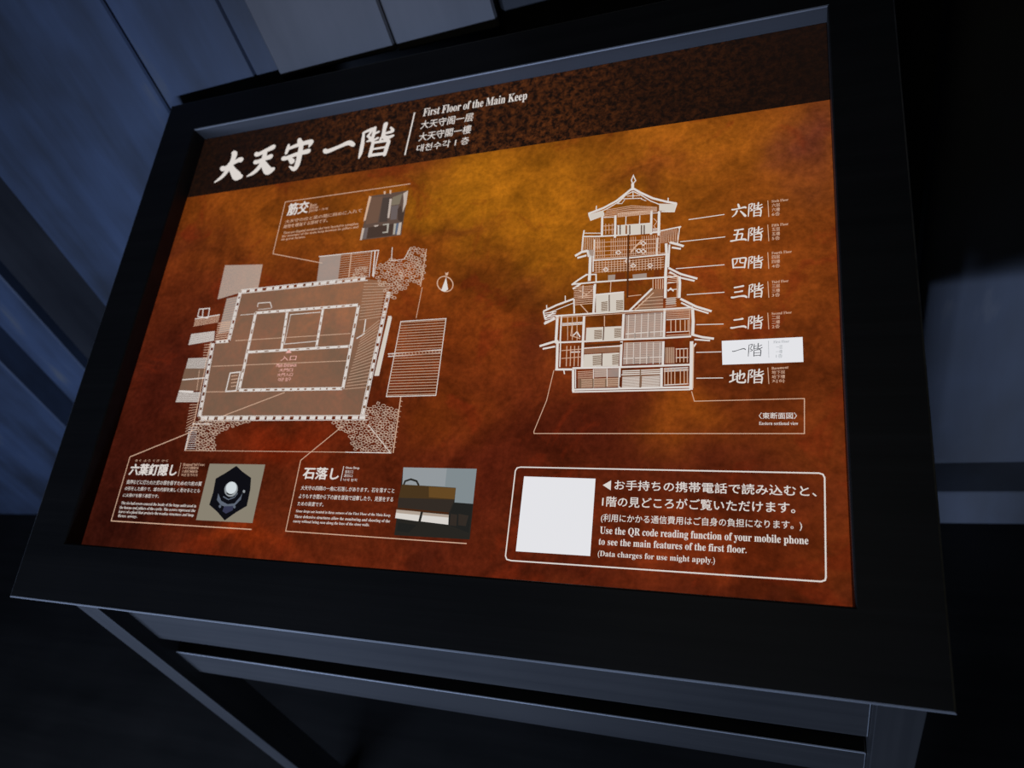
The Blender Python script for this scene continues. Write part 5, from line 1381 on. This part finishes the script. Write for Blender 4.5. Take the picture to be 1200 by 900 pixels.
# brush-written characters on a unit square: strokes of (x, y, width)
KAI = [[(.12,.86,.05),(.10,.5,.09),(.07,.03,.06)],[(.10,.86,.06),(.33,.92,.08),(.26,.70,.07),(.20,.60,.05)],[(.20,.58,.05),(.33,.47,.09),(.20,.40,.05)],
       [(.46,.92,.08),(.44,.66,.09),(.44,.56,.08)],[(.46,.74,.06),(.60,.78,.06)],[(.40,.54,.06),(.62,.62,.07)],[(.72,.97,.10),(.69,.72,.09),(.70,.60,.09),(.82,.57,.10),(.97,.66,.07)],[(.94,.84,.08),(.72,.73,.06)],
       [(.66,.58,.06),(.62,.48,.06)],[(.44,.44,.08),(.43,.02,.09)],[(.44,.45,.06),(.86,.47,.09),(.84,.02,.09)],[(.46,.26,.06),(.84,.28,.06)],[(.44,.06,.07),(.84,.08,.07)]]
GLYPH = {'階': KAI,
 '一': [[(.02,.44,.12),(.14,.42,.12),(.5,.52,.10),(.84,.60,.14),(.98,.50,.12)]],
 '二': [[(.22,.76,.12),(.5,.80,.11),(.76,.86,.15)],[(.02,.14,.14),(.14,.14,.13),(.5,.22,.11),(.84,.26,.15),(.98,.18,.13)]],
 '三': [[(.20,.80,.12),(.5,.86,.11),(.76,.92,.14)],[(.22,.46,.11),(.5,.50,.10),(.70,.55,.13)],[(.02,.08,.14),(.14,.08,.13),(.5,.16,.11),(.84,.18,.15),(.98,.10,.13)]],
 '四': [[(.08,.84,.10),(.10,.5,.11),(.14,.10,.11)],[(.08,.84,.10),(.5,.90,.10),(.94,.92,.13),(.90,.5,.11),(.86,.12,.11)],[(.38,.86,.08),(.36,.60,.08),(.22,.36,.06)],[(.58,.88,.08),(.58,.56,.09),(.80,.52,.08)],[(.12,.12,.10),(.88,.16,.10)]],
 '五': [[(.24,.86,.11),(.5,.90,.10),(.78,.95,.13)],[(.48,.88,.11),(.40,.5,.11),(.34,.16,.10)],[(.20,.52,.10),(.5,.57,.09),(.74,.60,.11),(.70,.34,.10),(.66,.16,.10)],[(.00,.04,.12),(.12,.06,.12),(.5,.14,.10),(.86,.18,.14),(.98,.12,.12)]],
 '六': [[(.44,.98,.12),(.50,.78,.15)],[(.04,.58,.12),(.14,.58,.11),(.5,.66,.10),(.86,.76,.14),(.95,.72,.12)],[(.36,.48,.13),(.26,.24,.11),(.06,.03,.06)],[(.60,.46,.09),(.78,.26,.14),(.92,.10,.17)]],
 '地': [[(.02,.60,.09),(.20,.66,.09),(.36,.72,.10)],[(.22,.94,.11),(.20,.5,.11),(.20,.24,.11)],[(.00,.12,.10),(.12,.18,.11),(.38,.34,.07)],[(.38,.50,.08),(.62,.62,.08),(.88,.74,.11),(.86,.50,.10),(.78,.38,.07)],[(.64,.98,.10),(.62,.5,.10),(.60,.32,.09)],[(.48,.78,.09),(.46,.40,.10),(.48,.14,.11),(.66,.08,.12),(.92,.10,.12),(.95,.30,.06)]]}
def serif(s):                        # upright bold book lettering
    r = ''
    for ch in s:
        if 'A' <= ch <= 'Z': r += chr(0x1D400 + ord(ch) - 65)
        elif 'a' <= ch <= 'z': r += chr(0x1D41A + ord(ch) - 97)
        else: r += ch
    return r
TEXT_CACHE = {}
def text_mesh(s, bold):
    c = bpy.data.curves.new('t', 'FONT'); c.body = s; c.resolution_u = 2; c.fill_mode = 'FRONT'
    o = bpy.data.objects.new('t', c); C.objects.link(o)
    dg = bpy.context.evaluated_depsgraph_get(); dg.update()
    me = bpy.data.meshes.new_from_object(o.evaluated_get(dg))
    bpy.data.objects.remove(o); bpy.data.curves.remove(c); return me
U = 1e-4
class Print:
    """collects flat printed shapes (panel metres) as one mesh with several inks"""
    def __init__(s): s.v = []; s.f = []; s.m = []; s.ink = []; s.k = 0
    def mi(s, c):
        if c not in s.ink: s.ink.append(c)
        return s.ink.index(c)
    def poly(s, pts, c, z):
        b = len(s.v); s.v += [(x, y, z) for x, y in pts]; s.f.append(list(range(b, b+len(pts)))); s.m.append(s.mi(c))
    def line(s, pts, w, c, z):       # mitred ribbon
        P = [Vector(p) for p in pts]; n = len(P); closed = (P[0]-P[-1]).length < 1e-6 and n > 3
        if closed: P = P[:-1]; n -= 1
        L_, R_ = [], []
        for i in range(n):
            a = P[i-1] if (i or closed) else None; b = P[(i+1) % n] if (i < n-1 or closed) else None
            d1 = (P[i]-a).normalized() if a is not None and (P[i]-a).length > 1e-9 else None
            d2 = (b-P[i]).normalized() if b is not None and (b-P[i]).length > 1e-9 else None
            d1 = d1 or d2 or Vector((1, 0)); d2 = d2 or d1
            t = d1+d2; t = t.normalized() if t.length > 1e-3 else d1
            nn = Vector((-t.y, t.x)); k = max(.45, abs(nn.dot(Vector((-d1.y, d1.x)))))
            ww = (w[i] if isinstance(w, list) else w)/2/k
            L_.append(P[i]+nn*ww); R_.append(P[i]-nn*ww)
        for i in range(n if closed else n-1):
            j = (i+1) % n; s.poly([R_[i], R_[j], L_[j], L_[i]], c, z)
    def disc(s, p, r, c, z): s.poly([(p[0]+r*math.cos(i*.5236), p[1]+r*math.sin(i*.5236)) for i in range(12)], c, z)
    def brush(s, pts, c, z):         # smooth stroke with rounded ends
        P = [Vector(p) for p in pts]; out = []
        for i in range(len(P)-1):
            p0, p1, p2, p3 = P[max(i-1, 0)], P[i], P[i+1], P[min(i+2, len(P)-1)]
            for k in range(5):
                t = k/5; out.append(.5*((2*p1)+(p2-p0)*t+(2*p0-5*p1+4*p2-p3)*t*t+(3*p1-p0-3*p2+p3)*t**3))
        out.append(P[-1])
        s.line([(q.x, q.y) for q in out], [max(q.z, 1e-5) for q in out], c, z)
        for q in (out[0], out[-1]): s.disc((q.x, q.y), max(q.z, 1e-5)/2*.95, c, z)
    def box3(s, bl, br, tl):
        o = Vector(bl); return o, Vector(br)-o, Vector(tl)-o
    def text(s, t, bl, br, tl, bold, ser, c, z):
        me = text_mesh(serif(t) if ser else t, bold); vs = me.vertices
        x0 = min(v.co.x for v in vs); x1 = max(v.co.x for v in vs); y1 = max(v.co.y for v in vs); y0 = min(v.co.y for v in vs)
        if ser or all(ord(ch) < 0x2000 for ch in t): y0 = 0.0
        o, ex, ey = s.box3(bl, br, tl); ey = Vector((0, ey.y)); ex = Vector((ex.x, ex.y*.5)); b = len(s.v)   # print runs level
        em = ey.y/(y1-y0)*bold*.8
        for k, (dx, dy) in enumerate(((0, 0),) if bold < .003 else ((-1, 0), (1, 0), (0, .7), (0, -.7))):
            b = len(s.v)
            for v in vs:
                q = o+ex*((v.co.x-x0)/(x1-x0))+ey*((v.co.y-y0)/(y1-y0)); s.v.append((q.x+dx*em, q.y+dy*em, z+k*8e-6))
            for f in me.polygons: s.f.append([b+i for i in f.vertices]); s.m.append(s.mi(c))
        bpy.data.meshes.remove(me)
    def glyph(s, ch, bl, br, tl, c, k, z):
        o, ex, ey = s.box3(bl, br, tl); ey = Vector((0, ey.y)); sz = (ex.length+ey.length)/2
        for st in GLYPH[ch]:
            s.brush([((o+ex*x+ey*y).x, (o+ex*x+ey*y).y, w*sz*k) for x, y, w in st], c, z)
    def build(s, name, parent):
        me = bpy.data.meshes.new(name); me.from_pydata(s.v, [], s.f)
        o = link(name, me, [ink(c) for c in s.ink], parent)
        for p, i in zip(me.polygons, s.m): p.material_index = i
        me.update(); return o
m2 = lambda p: (p[0]*U, p[1]*U)
def build_print(name, items, parent, base):
    P = Print(); z = base; order = {}
    for it in items:
        k = it[0]
        photo = 'photograph' in name
        c = it[-1] if k != 'G' else it[-2]
        if photo: z += 3e-5; zz = z
        else:
            zz = base + order.setdefault(c, len(order))*4e-5
        if k == 'L': P.line([m2(p) for p in it[1]], it[2]*1e-3, it[3], zz)
        elif k == 'F': P.poly([m2(p) for p in it[1]], it[2], zz)
        elif k == 'H':
            a, b, c_, d = [Vector(m2(p)) for p in it[1]]; n = it[2]
            for i in range(n):
                t = (i+.5)/n; P.line([a.lerp(d, t), b.lerp(c_, t)], it[3]*1e-3, it[4], zz)
        elif k == 'B': P.brush([(x*U, y*U, w_*U) for x, y, w_ in it[1]], it[2], zz)
        elif k == 'T': P.text(it[1], m2(it[2]), m2(it[3]), m2(it[4]), it[5], it[6], it[7], zz)
        elif k == 'G': P.glyph(it[1], m2(it[2]), m2(it[3]), m2(it[4]), it[5], it[6], zz)
    return P.build(name, parent)

# ------------------------------------------------------------------ ground of the backlit print
def ground_material():
    m, nt, bs = nodes('backlit_print'); N = nt.nodes; Lk = nt.links
    bs.inputs['Base Color'].default_value = (.006, .005, .004, 1); bs.inputs['Roughness'].default_value = .55; bs.inputs['Specular IOR Level'].default_value = .12
    tc = N.new('ShaderNodeTexCoord')
    def noise(scale, detail=4, rough=.6, dist=0.0):
        n = N.new('ShaderNodeTexNoise'); n.inputs['Scale'].default_value = scale; n.inputs['Detail'].default_value = detail; n.inputs['Roughness'].default_value = rough; n.inputs['Distortion'].default_value = dist
        Lk.new(tc.outputs['Object'], n.inputs['Vector']); return n
    def math_(op, a, b=None):
        n = N.new('ShaderNodeMath'); n.operation = op
        for i, v in enumerate((a, b)):
            if v is None: continue
            if isinstance(v, (int, float)): n.inputs[i].default_value = v
            else: Lk.new(v, n.inputs[i])
        return n.outputs[0]
    def vmath(op, a, b):
        n = N.new('ShaderNodeVectorMath'); n.operation = op
        for i, v in enumerate((a, b)):
            if isinstance(v, tuple): n.inputs[i].default_value = v
            else: Lk.new(v, n.inputs[i])
        return n.outputs
    def mix(f, a, b, mode='MIX'):
        n = N.new('ShaderNodeMix'); n.data_type = 'RGBA'; n.blend_type = mode
        for i, v in ((0, f), (6, a), (7, b)):
            if isinstance(v, (int, float, tuple)): n.inputs[i].default_value = v
            else: Lk.new(v, n.inputs[i])
        return n.outputs[2]
    warp = vmath('MULTIPLY', vmath('SUBTRACT', noise(7, 4).outputs['Color'], (.5, .5, .5))[0], (.16, .16, 0))[0]
    uv = vmath('ADD', tc.outputs['Object'], warp)[0]
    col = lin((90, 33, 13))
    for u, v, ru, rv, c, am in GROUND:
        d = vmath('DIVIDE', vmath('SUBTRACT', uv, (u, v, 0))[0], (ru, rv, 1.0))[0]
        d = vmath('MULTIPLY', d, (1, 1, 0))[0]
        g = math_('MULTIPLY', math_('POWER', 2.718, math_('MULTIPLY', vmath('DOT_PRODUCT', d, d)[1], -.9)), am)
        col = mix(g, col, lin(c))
    rp = N.new('ShaderNodeMapRange'); rp.inputs[1].default_value = .3; rp.inputs[2].default_value = .7; rp.inputs[3].default_value = .58; rp.inputs[4].default_value = 1.40
    Lk.new(noise(11, 8, .68, .8).outputs['Fac'], rp.inputs[0])
    vm = vmath('SCALE', col, (1, 1, 1)); sc_ = vm[0].node; Lk.new(rp.outputs[0], sc_.inputs['Scale']); col = sc_.outputs[0]
    rr = N.new('ShaderNodeMapRange'); rr.inputs[1].default_value = .56; rr.inputs[2].default_value = .64; rr.inputs[3].default_value = 0; rr.inputs[4].default_value = .42
    Lk.new(noise(9, 5, .6, 1.5).outputs['Fac'], rr.inputs[0]); col = mix(rr.outputs[0], col, lin((112, 34, 12)))
    r2 = N.new('ShaderNodeMapRange'); r2.inputs[1].default_value = .585; r2.inputs[2].default_value = .61; r2.inputs[3].default_value = 1.0; r2.inputs[4].default_value = .80
    Lk.new(noise(6.5, 3, .55, .6).outputs['Fac'], r2.inputs[0])
    vm = vmath('SCALE', col, (1, 1, 1)); sc_ = vm[0].node; Lk.new(r2.outputs[0], sc_.inputs['Scale']); col = sc_.outputs[0]
    mi_ = N.new('ShaderNodeMapRange'); mi_.inputs[1].default_value = .3; mi_.inputs[2].default_value = .7; mi_.inputs[3].default_value = .76; mi_.inputs[4].default_value = 1.24
    Lk.new(noise(34, 6, .7, .6).outputs['Fac'], mi_.inputs[0])
    vm = vmath('SCALE', col, (1, 1, 1)); sc_ = vm[0].node; Lk.new(mi_.outputs[0], sc_.inputs['Scale']); col = sc_.outputs[0]
    fi = N.new('ShaderNodeMapRange'); fi.inputs[1].default_value = .3; fi.inputs[2].default_value = .7; fi.inputs[3].default_value = .80; fi.inputs[4].default_value = 1.2
    Lk.new(noise(160, 3).outputs['Fac'], fi.inputs[0])
    vm = vmath('SCALE', col, (1, 1, 1)); sc_ = vm[0].node; Lk.new(fi.outputs[0], sc_.inputs['Scale']); col = sc_.outputs[0]
    # dark title band with rust-coloured flecks
    fl = N.new('ShaderNodeMapRange'); fl.inputs[1].default_value = .44; fl.inputs[2].default_value = .66
    Lk.new(noise(120, 9, .8, .3).outputs['Fac'], fl.inputs[0])
    big = N.new('ShaderNodeMapRange'); big.inputs[1].default_value = .35; big.inputs[2].default_value = .62
    Lk.new(noise(6, 3).outputs['Fac'], big.inputs[0])
    sp = N.new('ShaderNodeSeparateXYZ'); Lk.new(tc.outputs['Object'], sp.inputs[0])
    du = math_('DIVIDE', math_('SUBTRACT', sp.outputs[0], .45), .25); env = math_('POWER', 2.718, math_('MULTIPLY', math_('MULTIPLY', du, du), -1.0))
    amt = math_('MULTIPLY', math_('MULTIPLY', fl.outputs[0], math_('ADD', math_('MULTIPLY', big.outputs[0], .5), .6)), math_('ADD', math_('MULTIPLY', env, .75), .04))
    band = mix(amt, lin((20, 12, 9)), lin((118, 62, 26)))
    col = mix(math_('GREATER_THAN', sp.outputs[1], HV), col, band)
    Lk.new(col, bs.inputs['Emission Color']); bs.inputs['Emission Strength'].default_value = 1.0
    return m

# ------------------------------------------------------------------ the information stand
root = bpy.data.objects.new('information_stand', None); C.objects.link(root); root.location = (.45, .28, 0)
root['label'] = 'black timber stand with slanted backlit brown board about the main keep first floor'; root['category'] = 'information sign'
SLOPE = dict(loc=(-.45, -.28, Z0), rot=(TILT, 0, 0))
bm = bmesh.new(); box(bm, .0005, PW-.0005, .0005, PH-.0005, -.008, 0)
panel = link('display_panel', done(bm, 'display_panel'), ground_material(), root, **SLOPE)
BL, BR, BT, BB = .0677, .0654, .0596, .0713
o_ = [(-BL, -BB), (PW+BR, -BB), (PW+BR, PH+BT), (-BL, PH+BT)]; i_ = [(0, 0), (PW, 0), (PW, PH), (0, PH)]
for k in range(4):
    j = (k+1) % 4
    bm = bmesh.new(); prism(bm, [o_[k], o_[j], i_[j], i_[k]], -.018, LIP)
    bmesh.ops.recalc_face_normals(bm, faces=bm.faces); dd = Vector((o_[j][0]-o_[k][0], o_[j][1]-o_[k][1], 0)).normalized()
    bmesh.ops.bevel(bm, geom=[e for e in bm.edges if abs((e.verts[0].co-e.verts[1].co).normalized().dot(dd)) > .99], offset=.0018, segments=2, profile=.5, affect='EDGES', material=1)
    bm.normal_update(); d = Vector(i_[j])-Vector(i_[k]); d.normalize()
    for f in bm.faces:                   # upper rail's inner edge coloured lighter, standing for light on it
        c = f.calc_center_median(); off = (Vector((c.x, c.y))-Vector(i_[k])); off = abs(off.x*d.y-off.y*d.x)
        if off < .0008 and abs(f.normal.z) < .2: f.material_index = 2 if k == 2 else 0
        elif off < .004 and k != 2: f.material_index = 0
    link('frame_rail', done(bm, 'frame_rail'), [M_frame, M_edge_light, M_lip_lit], root, **SLOPE)
bm = bmesh.new(); box(bm, .001, PW-.001, .001, PH-.001, -.018, -.0085); link('back_board', done(bm, 'back_board'), M_frame, root, **SLOPE)
def under(x, y): # height of the frame's underside above a floor point
    return Z0 + (y*math.tan(TILT)) - .018/math.cos(TILT)
def post(x0, x1, y0, y1):
    b = bmesh.new(); n = [(x0, y0), (x1, y0), (x1, y1), (x0, y1)]
    lo = [b.verts.new((x, y, 0)) for x, y in n]; hi = [b.verts.new((x, y, under(x, y)-.0005)) for x, y in n]
    b.faces.new(lo[::-1]); b.faces.new(hi)
    for i in range(4): b.faces.new((lo[i], lo[(i+1) % 4], hi[(i+1) % 4], hi[i]))
    bevel(b, .001, 2); return done(b, 'leg')
XL, XR, YF, YR = -.0545, .957, -.040, .545
for x0, x1 in ((XL, XL+.039), (XR-.039, XR)):
    link('leg', post(x0, x1, YF, YF+.055), M_leg, root, (-.45, -.28, 0))
    link('leg', post(x0, x1, YR-.055, YR), M_leg, root, (-.45, -.28, 0))
def rail(name, x0, x1, y0, y1, z0, z1, mat=M_frame):
    b = bmesh.new(); box(b, x0, x1, y0, y1, z0, z1); bevel(b, .0014, 2, 1); return link(name, done(b, name), [mat, M_edge_light], root, (-.45, -.28, 0))
rail('apron', XL+.0395, XR-.0395, -.020, .004, .660, under(0, -.02)-.001)
rail('inner_board', XL+.0395, XR-.0395, .0125, .028, .556, under(0, .0125)-.001)
rail('lower_rail', XL+.0395, XR-.0395, -.020, .012, .553, .6185)
for x0 in (XL+.008, XR-.031): rail('side_rail', x0, x0+.023, YF+.056, YR-.056, .56, .66)
rail('stretcher', XL+.0395, XR-.0395, YR-.04, YR-.012, .16, .24)
random.seed(2)
NAMES = ['floor_plan_tint', 'floor_plan_drawing', 'keep_section_drawing', 'north_mark', 'storey_labels', 'highlight_plate', 'highlight_lettering', 'title_lettering', 'translated_title', 'brace_caption', 'nail_cover_caption', 'stone_drop_caption', 'phone_notice', 'blank_code_plate', 'brace_photograph', 'nail_cover_photograph', 'stone_drop_photograph']
for i, n in enumerate(NAMES): build_print(n, PRINT[n], panel, .0003 + (.0003 if n in ('floor_plan_drawing', 'highlight_lettering') else 0))
